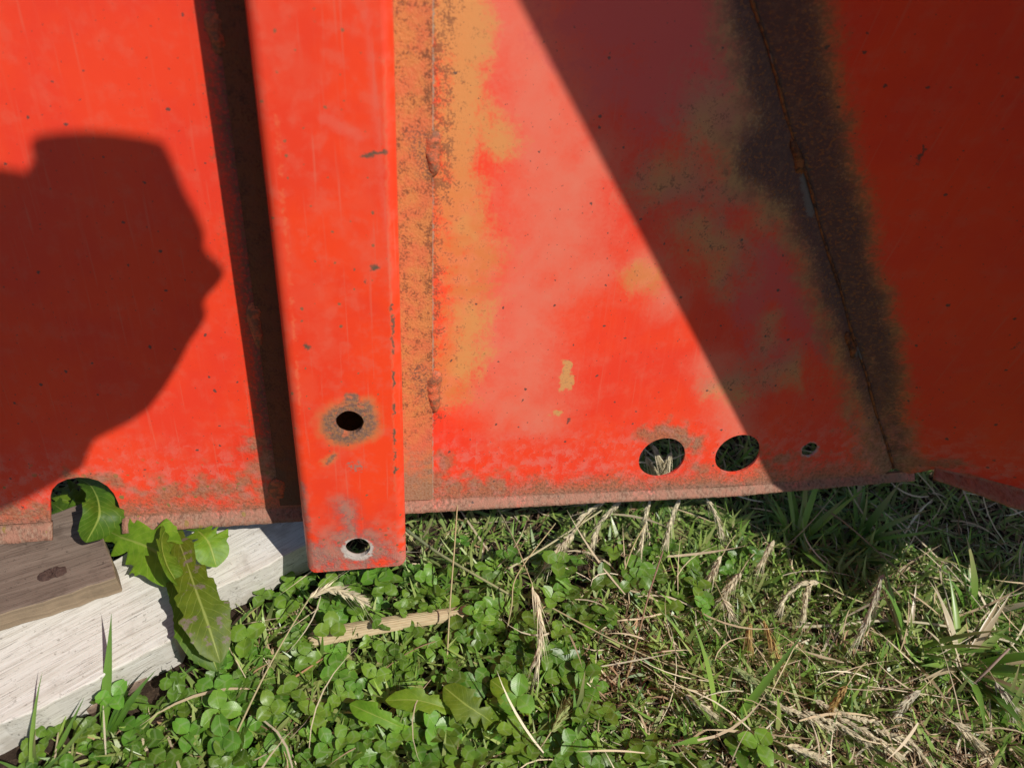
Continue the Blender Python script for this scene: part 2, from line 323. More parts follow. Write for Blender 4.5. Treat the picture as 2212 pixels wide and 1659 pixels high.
    # bare, rusty inside walls of the channel
    inside = b.step(Z, H-.004, H-.0065)
    inside = b.math('MULTIPLY', inside, b.math('LESS_THAN', b.math('ABSOLUTE', X), W/2-.004))
    col = b.mix(inside, col, (0.20, 0.10, 0.06))
    rough = b.maxs([b.math('MULTIPLY', ring, .85), b.math('MULTIPLY', foot, .8), b.math('MULTIPLY', g1, .62), b.math('ADD', .33, b.math('MULTIPLY', mid, .16))])
    gs = b.maxs([b.cap(P, V(F(752, 912)), V(F(760, 905)), 48*PX, 14*PX), b.step(Yf, .055, .01)])
    bump = b.math('MULTIPLY_ADD', b.noise(P, 6, 1, .5), 1.4, b.math('MULTIPLY', b.noise(P, 300, 3, .65), gs))
    return b.bsdf(col, rough, bump, .55, .002, spec=.5)

def plate_material():
    b = NB('plate_ochre_rust'); b.dim = '2D'; P = b.coord(); X, Y, Z = b.xyz(P)
    W2 = b.warp(P, .02, 60, 5, .65)
    mid = b.noise(P, 40, 5, .65); fine = b.noise(P, 420, 4, .72); clump = b.noise(P, 75, 5, .7)
    col = b.mix(b.step(mid, .35, .65), (0.55, 0.215, 0.068), (0.58, 0.165, 0.065))
    t = b.math('ADD', b.math('MULTIPLY', fine, .5), b.math('MULTIPLY', clump, .5))
    lowY = float(M(900, 980)[1])
    thr = b.math('MULTIPLY', b.step(Y, lowY-.02, lowY+.12), .035)
    edge = b.math('MULTIPLY', b.step(b.math('ABSOLUTE', X), .078, .089), .05)
    spots = b.step(b.math('ADD', b.math('ADD', t, thr), edge), .53, .67)
    col = b.mix(b.math('MULTIPLY', spots, .8), col, b.mix(clump, (0.25, .08, .03), (0.07, .035, .026)))
    weld = b.maxs([b.cap(W2, V(M(905, y)), V(M(925, y+60)), 20*PX, 22*PX) for y in (300, 800)])
    col = b.mix(b.math('MULTIPLY', weld, b.step(fine, .42, .62)), col, (0.17, .09, .06))
    red = b.cap(W2, V(M(895, 1000)), V(M(925, 940)), 24*PX, 30*PX)
    col = b.mix(b.math('MULTIPLY', red, .7), col, (0.62, .11, .07))
    foot = b.step(b.math('SUBTRACT', Y, b.math('MULTIPLY', clump, .14)), .02, -.05)
    col = b.mix(b.math('MULTIPLY', foot, .9), col, b.mix(b.step(fine, .45, .65), GRIME, (0.25, .12, .06)))
    dark = b.step(X, -.05, -.06)                                  # left margin: the channel's cast shade deepened in the colour
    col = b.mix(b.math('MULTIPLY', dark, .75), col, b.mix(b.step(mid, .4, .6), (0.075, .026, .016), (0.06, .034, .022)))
    bump = b.noise(P, 240, 3, .7)
    return b.bsdf(col, .7, bump, .5, .0018, spec=.3)

def weld_material():
    b = NB('weld_metal'); P = b.coord()
    a = b.noise(P, 160, 4, .7); c = b.noise(P, 500, 3, .7)
    col = b.mix(b.step(a, .40, .6), (0.58, .13, .05), (0.24, .095, .045)); col = b.mix(b.step(c, .55, .7), col, (0.09, .055, .045))
    return b.bsdf(col, .6, c, .6, .0015, spec=.4)
def seam_material():
    b = NB('seam_rust'); P = b.coord(); a = b.noise(P, 120, 4, .7); c = b.noise(P, 24, 3, .6)
    col = b.mix(b.step(a, .4, .65), (0.28, .095, .03), (0.06, .03, .022)); col = b.mix(b.step(c, .62, .72), col, (0.17, .14, .13))
    return b.bsdf(col, .75, a, .6, .002, spec=.3)
PAINT = paint_material(); CHAN = channel_material(); PLATE = plate_material(); WELD = weld_material(); SEAMM = seam_material()

# ---------------------------------------------------------------- mesh helpers
def link(name, me, mat=None, parent=None, smooth=False):
    o = bpy.data.objects.new(name, me); C.objects.link(o)
    if mat is not None: me.materials.append(mat)
    if parent is not None: o.parent = parent
    if smooth:
        for p in me.polygons: p.use_smooth = True
    return o
def mesh(name, v, f):
    me = bpy.data.meshes.new(name); me.from_pydata([tuple(map(float, a)) for a in v], [], [tuple(map(int, a)) for a in f]); me.update(); return me
def tag(o, label=None, cat=None, group=None, kind=None):
    for k, v in (('label', label), ('category', cat), ('group', group), ('kind', kind)):
        if v: o[k] = v
    return o
def empty(name, loc_=(0, 0, 0)):
    o = bpy.data.objects.new(name, None); C.objects.link(o); o.location = loc_; o.empty_display_size = .05; return o
def inside_poly(p, poly):
    c = False; j = len(poly)-1
    for i in range(len(poly)):
        a, b = poly[i], poly[j]
        if (a[1] > p[1]) != (b[1] > p[1]) and p[0] < (b[0]-a[0])*(p[1]-a[1])/(b[1]-a[1])+a[0]: c = not c
        j = i
    return c
def plate2d(outline, holes=(), extra=()):
    """triangulate a 2D outline with holes: verts, tris, boundary loops"""
    pts = [Vector(p) for p in outline]; ed = [(i, (i+1) % len(outline)) for i in range(len(outline))]
    for h in holes:
        k = len(pts); pts += [Vector(p) for p in h]; ed += [(k+i, k+(i+1) % len(h)) for i in range(len(h))]
    pts += [Vector(p) for p in extra]
    v, _, f, *_ = delaunay_2d_cdt(pts, ed, [], 0, 1e-6)
    out = []
    for t in f:
        c = sum((v[i] for i in t), Vector((0, 0)))/len(t)
        if inside_poly(c, outline) and not any(inside_poly(c, h) for h in holes):
            a, b2, c2 = (v[i] for i in t[:3])
            t = list(t)
            if (b2-a).cross(c2-a) < 0: t.reverse()
            out.append(t)
    return [tuple(p) for p in v], out
def solid(name, v2, tris, to3, thick, nvec):
    """extrude 2D triangles into a sheet of real thickness (front at to3, back behind it)"""
    n0 = len(v2); fr = [np.array(to3(p)) for p in v2]; bk = [p-np.array(nvec)*thick for p in fr]
    cnt = {}
    for t in tris:
        for i in range(3):
            e = (t[i], t[(i+1) % 3]); cnt[e] = cnt.get(e, 0)+1
    f = [tuple(t) for t in tris]+[tuple(i+n0 for i in reversed(t)) for t in tris]
    for (a, b) in cnt:
        if (b, a) not in cnt: f.append((b, a, a+n0, b+n0))
    return mesh(name, fr+bk, f)
def circle(c, r, n=40, jit=0.0, ph=0):
    return [(c[0]+math.cos(t)*r*(1+jit*math.sin(5*t+ph)+jit*.6*math.sin(11*t+2*ph)), c[1]+math.sin(t)*r*(1+jit*math.sin(4*t+ph))) for t in np.linspace(0, 2*math.pi, n, endpoint=False)]
def catmull(pts, n):
    P = [np.array(p, float) for p in pts]; P = [2*P[0]-P[1]]+P+[2*P[-1]-P[-2]]; out = []
    m = len(P)-3
    for k in range(n):
        u = k/(n-1)*m; i = min(int(u), m-1); t = u-i; a, b, c, e = P[i:i+4]
        out.append(.5*((2*b)+(c-a)*t+(2*a-5*b+4*c-e)*t*t+(3*b-a-3*c+e)*t**3))
    return out
def tube_vf(pts, rad, seg=5, close=True):
    v, f = [], []; n = len(pts)
    for i, p in enumerate(pts):
        T = nrm(pts[min(i+1, n-1)]-pts[max(i-1, 0)]); A = np.cross(T, [0.3, .2, 1.0]); A = nrm(A); B = np.cross(T, A)
        r = rad[i] if hasattr(rad, '__len__') else rad
        for k in range(seg):
            a = 2*math.pi*k/seg; v.append(p+A*math.cos(a)*r+B*math.sin(a)*r)
    for i in range(n-1):
        for k in range(seg):
            k2 = (k+1) % seg; f.append((i*seg+k, i*seg+k2, (i+1)*seg+k2, (i+1)*seg+k))
    if close: f.append(tuple(range(seg))[::-1]); f.append(tuple(range((n-1)*seg, n*seg)))
    return v, f

# ---------------------------------------------------------------- ground
def soil_material():
    b = NB('soil'); P = b.coord(); a = b.noise(P, 14, 6, .65); c = b.noise(P, 120, 5, .7); e = b.noise(P, 500, 3, .7)
    col = b.mix(b.step(a, .35, .65), (0.030, .020, .014), (0.055, .036, .025)); col = b.mix(b.step(c, .5, .7), col, (0.085, .057, .037))
    far = b.step(b.vm('LENGTH', P, out=1), 1.2, 3.0)
    col = b.mix(far, col, b.mix(c, (0.05, .10, .02), (0.13, .13, .05)))
    return b.bsdf(col, .95, b.math('ADD', c, b.math('MULTIPLY', e, .5)), .8, .006, spec=.15)
def hgt(x, y): return .006*math.sin(9*x+1.3)*math.sin(7*y+.4)+.004*math.sin(23*x+5*y)+.002*math.sin(51*y-17*x)
gx = np.sinh(np.linspace(-5.4, 5.4, 181))/np.sinh(5.4)*80
gv = [(x, y-.1, hgt(x, y-.1) if abs(x) < 3 and abs(y) < 3 else 0.0) for y in gx for x in gx]; N_ = len(gx)
gf = [(j*N_+i, j*N_+i+1, (j+1)*N_+i+1, (j+1)*N_+i) for j in range(N_-1) for i in range(N_-1)]
tag(link('ground', mesh('ground', gv, gf), soil_material(), smooth=True), kind='structure')

# ---------------------------------------------------------------- the red machine
mach = empty('steel_machine_body')
mach.matrix_world = Matrix([[eW[i], -dW[i], nW[i], PO[i]] for i in range(3)]+[[0, 0, 0, 1]])
tag(mach, 'worn red painted steel machine body with welded channel, propped on a timber block', 'machine')
TH = 0.003
def crease_y(x):                                                 # the lip crease climbs a little to the right
    return float(np.interp(x, XS, YS))
cr = [M(0, 1136), M(300, 1112), M(934, 1077), M(1576, 1051), M(1945, 1020)]
XS = [c[0] for c in cr]; YS = [c[1] for c in cr]
XL, YT = -0.75, 1.0
NL, NR = M(107, 1120)[0], M(264, 1120)[0]
arch = [M(108, 1075), M(112, 1058), M(125, 1044), M(145, 1035), M(168, 1031), M(190, 1032), M(212, 1038), M(232, 1050), M(246, 1066), M(255, 1085), M(261, 1106)]
xr = SEAM_B[0]
outl = [(XL, crease_y(XL)), (NL, crease_y(NL))]+[(a[0], a[1]) for a in arch]+[(NR, crease_y(NR))]
for x in np.linspace(NR+.03, xr-.01, 12): outl.append((x, crease_y(x)))
outl.append((xr, SEAM_B[1])); tt = (YT-SEAM_B[1])/(SEAM_T[1]-SEAM_B[1]); outl.append((xr+(SEAM_T[0]-xr)*tt, YT)); outl.append((XL, YT))
def hole(x, y, x0, x1, n=44): c = M(x, y); return c, (M(x1, y)[0]-M(x0, y)[0])/2
h1, h2, h3 = hole(1430, 989, 1381, 1479), hole(1593.5, 981, 1547, 1641), hole(1749, 971, 1733, 1766)
holes = [circle(h1[0], h1[1], 48), circle(h2[0], h2[1], 48), circle(h3[0], h3[1], 28, .03)]
def grid_in(poly, step_, x0, x1, y0, y1, holes=(), gap=.003):
    out = []
    for y in np.arange(y0, y1, step_):
        for x in np.arange(x0, x1, step_):
            p = (float(x)+.0003*math.sin(y*900), float(y)+.0003*math.sin(x*700))
            if inside_poly(p, poly) and all((p[0]-c[0])**2+(p[1]-c[1])**2 > (r+gap)**2 for c, r in holes): out.append(p)
    return out
ex = grid_in(outl, .008, -.46, .52, -.02, .58, [h1, h2, h3])
v2, tr = plate2d(outl, holes, ex)
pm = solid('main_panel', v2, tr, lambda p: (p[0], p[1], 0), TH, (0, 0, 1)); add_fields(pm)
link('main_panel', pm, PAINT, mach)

def lip(name, xs, base, out_dir, ang, width, rr=.006, seed=0, endtrim=0.0):
    """bent flange below the crease: smooth bend then a flat strip, with thickness"""
    v, f = [], []; rg = random.Random(seed); nx = len(xs)
    prof = [(0, 0)]
    for k in range(1, 6):
        a = ang*k/5; prof.append((rr*math.sin(a), rr*(1-math.cos(a))))
    px, pz = prof[-1]
    for k in (0.33, .66, 1.0): prof.append((px+math.cos(ang)*width*k, pz+math.sin(ang)*width*k))
    m = len(prof)
    for s in (0, 1):
        for i, (P, w) in enumerate(base(x) for x in xs):
            for k, (dn, ou) in enumerate(prof):
                j = rg.uniform(-.0007, .0007) if k == m-1 else rg.uniform(-.0003, .0003)*(k > 1)
                dn2 = dn*w+j
                q = np.array(P)+np.array([0, -1, 0])*dn2+out_dir*ou*w
                if s: q = q-(out_dir*math.cos(ang*min(k, 5)/5)+np.array([0, 1, 0])*math.sin(ang*min(k, 5)/5))*TH
                v.append(q)
    K = nx*m
    for i in range(nx-1):
        for k in range(m-1):
            a, b2, c2, e = i*m+k, i*m+k+1, (i+1)*m+k+1, (i+1)*m+k
            f.append((a, b2, c2, e)); f.append((a+K, e+K, c2+K, b2+K))
        f.append((i*m+m-1, i*m+m-1+K, (i+1)*m+m-1+K, (i+1)*m+m-1))
    for i in (0, nx-1):
        for k in range(m-1): f.append((i*m+k, i*m+k+K, i*m+k+1+K, i*m+k+1) if i == 0 else (i*m+k, i*m+k+1, i*m+k+1+K, i*m+k+K))
    me = mesh(name, v, f); add_fields(me); return me
zax = np.array([0, 0, 1.0])
LA = D2R(38)
def lip_w(x): return float(np.interp(x, [-.45, -.3, 0, .3, .5], [1.15, 1.1, .95, .75, .7]))
mk = lambda x: ((x, crease_y(x)-.0001, 0), lip_w(x))
link('bottom_lip', lip('bottom_lip', np.linspace(XL, NL+.001, 60), mk, zax, LA, .0145, seed=1), PAINT, mach, True)
link('bottom_lip', lip('bottom_lip', np.linspace(NR, SEAM_B[0]+.034, 220), mk, zax, LA, .0145, seed=2), PAINT, mach, True)

# angled panel at the right of the seam
cS = [SEAM_B, S(1964, 1024), S(2028, 1012), S(2120, 1032), S(2212, 1057)]
uS = lambda p: (float((p-SEAM_B)@vS), float((p-SEAM_B)@nrm(np.cross(nS, vS))))
wS = nrm(np.cross(nS, vS)); wS = wS if wS[1] > 0 else -wS
uS = lambda p: (float((p-SEAM_B)@vS), float((p-SEAM_B)@wS))
cs2 = [uS(p) for p in cS]; sl_ = (cs2[4][1]-cs2[2][1])/(cs2[4][0]-cs2[2][0])
UE = 0.36
UE2 = 1.5  # unseen run past the wing, lengthened to keep stray sun off the ground
yE = cs2[4][1]+sl_*(UE-cs2[4][0])
cs2 += [(UE, yE), (UE2, yE+.01)]
st = uS(SEAM_B+sd*((YT-SEAM_B[1])/sd[1]))
outS = cs2+[(UE2+.02, st[1]), st]
v2, tr = plate2d(outS, (), grid_in(outS, .009, -.3, UE, -.1, .6))
sTo = lambda p: SEAM_B+vS*p[0]+wS*p[1]
pm = solid('side_panel', v2, tr, sTo, TH, nS); add_fields(pm)
link('side_panel', pm, PAINT, mach)
xs5 = [c[0] for c in cs2[2:]]; ys5 = [c[1] for c in cs2[2:]]
def mkS(u): return (sTo((u, float(np.interp(u, xs5, ys5))-.0001)), .45+.32*min(1, max(0, (u-xs5[0])*12)))
pm = lip('bottom_lip', np.linspace(xs5[0]-.004, UE2, 200), mkS, nS, D2R(66), .024, seed=3)
at = pm.attributes['wide']; at.data.foreach_set('value', np.full(len(pm.vertices), 2.3, np.float32))
link('bottom_lip', pm, PAINT, mach, True)

# shadow wing: unseen plate added at far right, shaped to throw the panel and ground shadows
sunL = np.array([SUN@eW, -(SUN@dW), SUN@nW])
e0 = M(1680, 1056)+sunL*0.50; e1 = M(1130, 0)+sunL*0.72
e1 = e0+(e1-e0)*1.65
w0 = sTo((UE-.002, yE)); w1 = sTo((UE+.018, st[1]))
below = [loc(G(x, y, .01)+SUN*t) for x, y, t in ((1833, 1300, .34), (1968, 1168, .38), (2212, 1292, .20))]
wv = [w1, e1, e0]+below+[w0]; nw_ = nrm(np.cross(e1-e0, w1-e0)); K = len(wv)
wf = [(0, i, i+1) for i in range(1, K-1)]
wf = wf+[tuple(i+K for i in reversed(t)) for t in wf]+[(i, i+K, (i+1) % K+K, (i+1) % K) for i in range(K)]
link('shadow_wing', mesh('shadow_wing', wv+[p-nw_*TH for p in wv], wf), PAINT, mach)

# backing plate and channel
PT = 0.0035; pz = PT
po = [(-.088, .004), (.089, .001), (.089, YT-.02), (-.088, YT-.02)]
v2, tr = plate2d(po)
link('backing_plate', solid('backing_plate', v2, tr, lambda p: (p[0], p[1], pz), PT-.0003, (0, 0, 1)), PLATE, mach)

yb = float(M(770, 1229, H)[1]); RC = 0.010; TW = .006
def channel_mesh():
    ytop = YT-.01; xf = W/2-RC
    yl, yr_ = float(M(690, 1236, H)[1]), float(M(860, 1222, H)[1])
    ybt = lambda x: yl+(yr_-yl)*(x+xf)/(2*xf)
    c1 = M(755, 913, H); r1 = (M(785, 913, H)[0]-M(724, 913, H)[0])/2
    c2 = M(773, 1183, H); r2 = (M(799, 1183, H)[0]-M(745, 1183, H)[0])/2
    out = [(-xf, ybt(-xf)), (xf, ybt(xf)), (xf, ytop), (-xf, ytop)]
    v2, tr = plate2d(out, [circle(c1, r1, 56, .022, 1.0), circle(c2, r2, 56, .012, 2.0)])
    me = solid('tmp', v2, tr, lambda p: (p[0], p[1], H), TW, (0, 0, 1))
    V_ = [tuple(v.co) for v in me.vertices]; F_ = [tuple(p.vertices) for p in me.polygons]; bpy.data.meshes.remove(me)
    for s in (-1, 1):                                            # rounded corner and side wall, swept down the channel
        prof = []
        for k in range(9):
            a = k/8*math.pi/2
            o_ = (s*(xf+RC*math.sin(a)), H-RC+RC*math.cos(a)); i_ = (s*(xf+(RC-TW)*math.sin(a)), H-RC+(RC-TW)*math.cos(a))
            prof.append((o_, i_, .006*(1-math.cos(a))))
        prof.append(((s*W/2, PT+.001), (s*(W/2-TW), PT+.001), .006))
        b0 = len(V_)
        for (o_, i_, up) in prof:
            for y in (ybt(s*xf)+up, ytop):
                V_.append((o_[0], y, o_[1])); V_.append((i_[0], y, i_[1]))
        for k in range(len(prof)-1):
            a = b0+k*4; c = a+4
            q = [(a, a+2, c+2, c), (a+1, c+1, c+3, a+3), (a, c, c+1, a+1), (a+2, a+3, c+3, c+2)]
            F_ += q if s > 0 else [t[::-1] for t in q]
    me = mesh('channel', V_, F_)
    bm = bmesh.new(); bm.from_mesh(me); bmesh.ops.remove_doubles(bm, verts=bm.verts, dist=1e-5); bmesh.ops.recalc_face_normals(bm, faces=bm.faces)
    for f in bm.faces: f.smooth = True
    bm.to_mesh(me); bm.free()
    me.set_sharp_from_angle(angle=D2R(35)); return me
link('channel', channel_mesh(), CHAN, mach)

def bead(A, B, wdt, hgt_, seed, nrml=zax):
    rg = random.Random(seed); A = np.array(A); B = np.array(B); L = np.linalg.norm(B-A); T = (B-A)/L; Sd = nrm(np.cross(nrml, T)); n, m = 26, 11
    v, f = [], []; off = rg.uniform(0, 9)
    for i in range(n):
        t = i/(n-1); pr = math.sqrt(max(0, 1-(2*t-1)**4)); rip = 1+.10*math.sin(t*L/.006*3.14+off)+.12*math.sin(t*9+off)+rg.uniform(-.05, .05)
        cw = 1+.22*math.sin(3.3*t+off)
        for k in range(m):
            a = -1+2*k/(m-1)
            v.append(A+T*(L*t+.0022*(1-a*a)*math.sin(off)+.0012*a*a)+Sd*(a*wdt*pr*cw+.001*math.sin(7*t+off))+nrml*(hgt_*pr*rip*(1-a*a)**.6+rg.uniform(0, .0012)*pr-.0004))
    for i in range(n-1):
        for k in range(m-1): f.append((i*m+k, (i+1)*m+k, (i+1)*m+k+1, i*m+k+1))
    return mesh('weld_bead', v, f)
for i, (A, B, w_) in enumerate([(M(934, 278), M(934, 378), 14), (M(937, 797), M(937, 888), 14), (M(462, 18), M(474, 116), 15), (M(548, 648), M(560, 748), 14), (M(598, 1030), M(603, 1075), 16)]):
    A[2] = B[2] = .0012; link('weld_bead', bead(A, B, w_*1.2*PX, .0036, 20+i), WELD, mach, True)
nM = nrm(zax+nS)
for i, (A, B) in enumerate([(M(1711, 300), M(1731, 376)), (M(1829, 715), M(1846, 775))]):
    link('weld_bead', bead(A, B, 11*PX, .004, 40+i, nM), SEAMM, mach, True)
rg = random.Random(5); sp_ = []
for i in range(160):
    t = i/159; p = SEAM_B+(SEAM_T2-SEAM_B)*t+nM*(.0009+rg.uniform(-.0003, .0004))+vS*(.0012*math.sin(t*37)+rg.uniform(-.0004, .0004)); sp_.append(p)
v, f = tube_vf(sp_, [.0013+.0003*math.sin(i*.31)+rg.uniform(0, .0003) for i in range(160)], 6)
link('seam_weld', mesh('seam_weld', v, f), SEAMM, mach, True)

# ---------------------------------------------------------------- timber under the machine
def wood_material(name, c0, c1, c2, ang, rough=.8, side=None):
    b = NB(name); P = b.coord()
    mp = b.n('ShaderNodeMapping'); b.put(mp.inputs[0], P); mp.inputs['Scale'].default_value = (4, 130, 130)
    g1 = b.noise(mp.outputs[0], 1, 5, .6, dist=.6); mp2 = b.n('ShaderNodeMapping'); b.put(mp2.inputs[0], P); mp2.inputs['Scale'].default_value = (26, 900, 900)
    g2 = b.noise(mp2.outputs[0], 1, 3, .6); st = b.noise(P, 30, 5, .6)
    col = b.mix(b.step(g1, .35, .65), c0, c1); col = b.mix(b.math('MULTIPLY', b.step(g2, .50, .68), .7), col, c2)
    col = b.mix(b.math('MULTIPLY', b.step(st, .52, .68), .5), col, c2)
    ck, _ = b.vor(P, 95); col = b.mix(b.math('MULTIPLY', b.step(b.noise(P, 210, 4, .7), .60, .68), .6), col, tuple(a*.6 for a in c2))
    mp3 = b.n('ShaderNodeMapping'); b.put(mp3.inputs[0], P); mp3.inputs['Scale'].default_value = (25, 1100, 300)
    crk = b.step(b.noise(mp3.outputs[0], 1, 2, .5), .66, .71)
    col = b.mix(b.math('MULTIPLY', crk, .7), col, tuple(a*.35 for a in c2))
    if side is not None:
        nz = b.xyz(b.n('ShaderNodeNewGeometry').outputs['True Normal'])[2]
        col = b.mix(b.step(nz, .75, .35), col, b.mix(b.step(g1, .35, .65), side, tuple(a*.7 for a in side)))
    bump = b.math('SUBTRACT', b.math('ADD', g1, b.math('MULTIPLY', g2, .7)), crk)
    return b.bsdf(col, rough, bump, .5, .0012, spec=.2), b
def board(name, poly_px, z1, z0, mat, ax, label, cat, bev=.002, jit=.0012):
    """board traced on its top face, real thickness, grain along ax (two pixels)"""
    pts = [G(x, y, z1) for x, y in poly_px]; a, b2 = G(*ax[0], z1), G(*ax[1], z1)
    ang = math.atan2(b2[1]-a[1], b2[0]-a[0]); o0 = np.mean(pts, 0)
    R = Matrix.Rotation(-ang, 2); loc2 = [R@Vector((p[0]-o0[0], p[1]-o0[1])) for p in pts]
    rg = random.Random(len(name)); res = []
    for i in range(len(loc2)):
        p, q = loc2[i], loc2[(i+1) % len(loc2)]; n = max(1, int((q-p).length/.012))
        for k in range(n):
            m = p.lerp(q, k/n); j = jit if k else 0; res.append((m.x+rg.uniform(-j, j), m.y+rg.uniform(-j, j)))
    v2, tr = plate2d(res)
    me = solid(name, v2, tr, lambda p: (p[0], p[1], z1-z0), z1-z0, (0, 0, 1))
    o = link(name, me, mat); o.location = (o0[0], o0[1], z0); o.rotation_euler = (0, 0, ang)
    md = o.modifiers.new('bevel', 'BEVEL'); md.width = bev; md.segments = 2; md.limit_method = 'ANGLE'; md.angle_limit = D2R(50)
    tag(o, label, cat); return o
ZB, ZP = 0.088, 0.057
wm1, _ = wood_material('pale_weathered_wood', (0.66, .635, .585), (0.58, .55, .49), (0.36, .32, .27), 0)
wm2, _ = wood_material('brown_weathered_wood', (0.20, .15, .118), (0.155, .113, .088), (0.075, .052, .04), 0, side=(0.30, .225, .15))
wm3, _ = wood_material('rotten_wood', (0.24, .165, .125), (0.30, .22, .17), (0.10, .065, .05), 0)
plank = board('wooden_plank', [(-260, 1500), (-260, 1706), (0, 1563), (88, 1530), (262, 1438), (374, 1380), (384, 1350), (380, 1338), (470, 1270), (560, 1230), (668, 1174), (672, 1110), (560, 1050), (300, 1180)], ZP, .002, wm1, ((0, 1500), (560, 1200)),
      'pale weathered plank lying on the grass under the brown timber block', 'plank')
block = board('timber_block', [(-260, 1420), (0, 1327), (120, 1290), (251, 1247), (243, 1215), (222, 1160), (180, 1085), (-260, 1240)], ZB, ZP+.0015, wm2, ((0, 1325), (250, 1245)),
      'dark brown cut timber block resting on the pale plank', 'timber block', bev=.006, jit=.0014)
scrap = board('board_offcut', [(170, 1535), (245, 1510), (330, 1450), (345, 1430), (300, 1420), (180, 1475)], .016, .001, wm3, ((170, 1520), (330, 1440)),
      'small pinkish brown rotten offcut of wood below the edge of the pale plank', 'offcut')
# knot hole on the block
def knot():
    c = G(113, 1238, ZB+.0004); rg = random.Random(3); v, f = [], []; n = 22
    rr = [(0.0001, .0003), (.0035, .0010), (.006, .0024), (.0085, .0019), (.0115, -.0009)]
    for r, z in rr:
        for k in range(n):
            a = 2*math.pi*k/n; j = 1+.25*math.sin(2*a+.6)+rg.uniform(-.16, .16)
            v.append((r*math.cos(a)*j*1.1, r*math.sin(a)*j*.8, z+rg.uniform(-.0009, .0012)*(r < .01)))
    for i in range(len(rr)-1):
        for k in range(n): f.append((i*n+k, i*n+(k+1) % n, (i+1)*n+(k+1) % n, (i+1)*n+k))
    b = NB('knot_wood'); P = b.coord(); a = b.noise(P, 400, 4, .7)
    m = b.bsdf(b.mix(a, (0.03, .014, .011), (0.10, .052, .038)), .85, a, .8, .002)
    o = link('knot', mesh('knot', v, f), m); o.parent = block
    o.location = Vector(c); return o
bpy.context.view_layer.update()
kn = knot(); kn.matrix_parent_inverse = block.matrix_world.inverted()

# ---------------------------------------------------------------- plant materials
def leaf_material(name, c0, c1, vein, tr=.30, spots=0.0, rough=.45, vein_amt=.5, nv=9.0, chev=0.0):
    b = NB(name); u = b.n('ShaderNodeUVMap').outputs[0]; U, Vv, _ = b.xyz(u); P = b.coord()
    inf = b.n('ShaderNodeObjectInfo').outputs['Random']
    nz = b.noise(P, 90, 4, .6)
    col = b.mix(b.step(nz, .3, .7), c0, c1)
    hs = b.n('ShaderNodeHueSaturation'); b.put(hs.inputs['Color'], col)
    b.put(hs.inputs['Hue'], b.math('MULTIPLY_ADD', inf, .04, .478)); b.put(hs.inputs['Value'], b.math('MULTIPLY_ADD', b.math('FRACT', b.math('MULTIPLY', inf, 7.31)), .75, .62)); col = hs.outputs[0]
    au = b.math('ABSOLUTE', U)
    mid = b.step(au, .085, .02)
    sv = b.math('ABSOLUTE', b.math('SINE', b.math('MULTIPLY', b.math('SUBTRACT', Vv, b.math('MULTIPLY', au, .16)), nv*math.pi)))
    sv = b.math('MULTIPLY', b.step(sv, .16, .0), .7)
    vv = b.math('MAXIMUM', mid, sv)
    col = b.mix(b.math('MULTIPLY', vv, vein_amt), col, vein)
    if chev:
        k = b.math('ABSOLUTE', b.math('SUBTRACT', Vv, b.math('MULTIPLY_ADD', au, -.22, .56)))
        col = b.mix(b.math('MULTIPLY', b.step(k, .10, .02), chev), col, (0.28, .38, .17))
    if spots:
        sp = b.noise(P, 55, 6, .65); col = b.mix(b.math('MULTIPLY', b.step(sp, .57, .62), spots), col, b.mix(b.noise(P, 700, 2), (0.30, .25, .20), (0.13, .09, .075)))
    bump = b.math('ADD', b.math('MULTIPLY', vv, -.6), b.math('MULTIPLY', nz, .8))
    return b.bsdf(col, rough, bump, .35, .0012, spec=.4, trans=(b.mix(.5, col, (0.22, .34, .03)), tr))
def vcol_material(name, rough=.6, tr=.25, spec=.35):
    b = NB(name); a = b.n('ShaderNodeAttribute', attribute_name='tint').outputs['Color']
    return b.bsdf(a, rough, None, spec=spec, trans=(a, tr))
DANDL = leaf_material('dandelion_leaf', (0.10, .20, .010), (0.165, .29, .018), (0.38, .46, .09), .38, nv=16, rough=.5, vein_amt=.75)
DANDS = leaf_material('spotted_dandelion_leaf', (0.10, .20, .010), (0.16, .28, .017), (0.38, .45, .11), .36, spots=.95, nv=16, rough=.5, vein_amt=.75)
CLOV = leaf_material('clover_leaf', (0.092, .20, .020), (0.145, .29, .032), (0.30, .42, .10), .30, rough=.36, vein_amt=.35, nv=12, chev=.38)
BLADE = vcol_material('grass_blade', .34, .35, .55); STRAW = vcol_material('dry_straw', .65, .2, .3)

def set_uv(me, uv):
    l = me.uv_layers.new(name='UVMap'); idx = np.empty(len(me.loops), int); me.loops.foreach_get('vertex_index', idx)
    l.data.foreach_set('uv', np.asarray(uv, np.float32)[idx].ravel())
def set_tint(me, cols):
    at = me.color_attributes.new('tint', 'FLOAT_COLOR', 'POINT'); c = np.ones((len(cols), 4), np.float32); c[:, :3] = cols
    at.data.foreach_set('color', c.ravel())
def arrmesh(name, v, f, smooth=False):
    me = bpy.data.meshes.new(name); me.from_pydata(np.asarray(v).tolist(), [], f); me.update()
    if smooth: me.polygons.foreach_set('use_smooth', [True]*len(me.polygons))
    return me

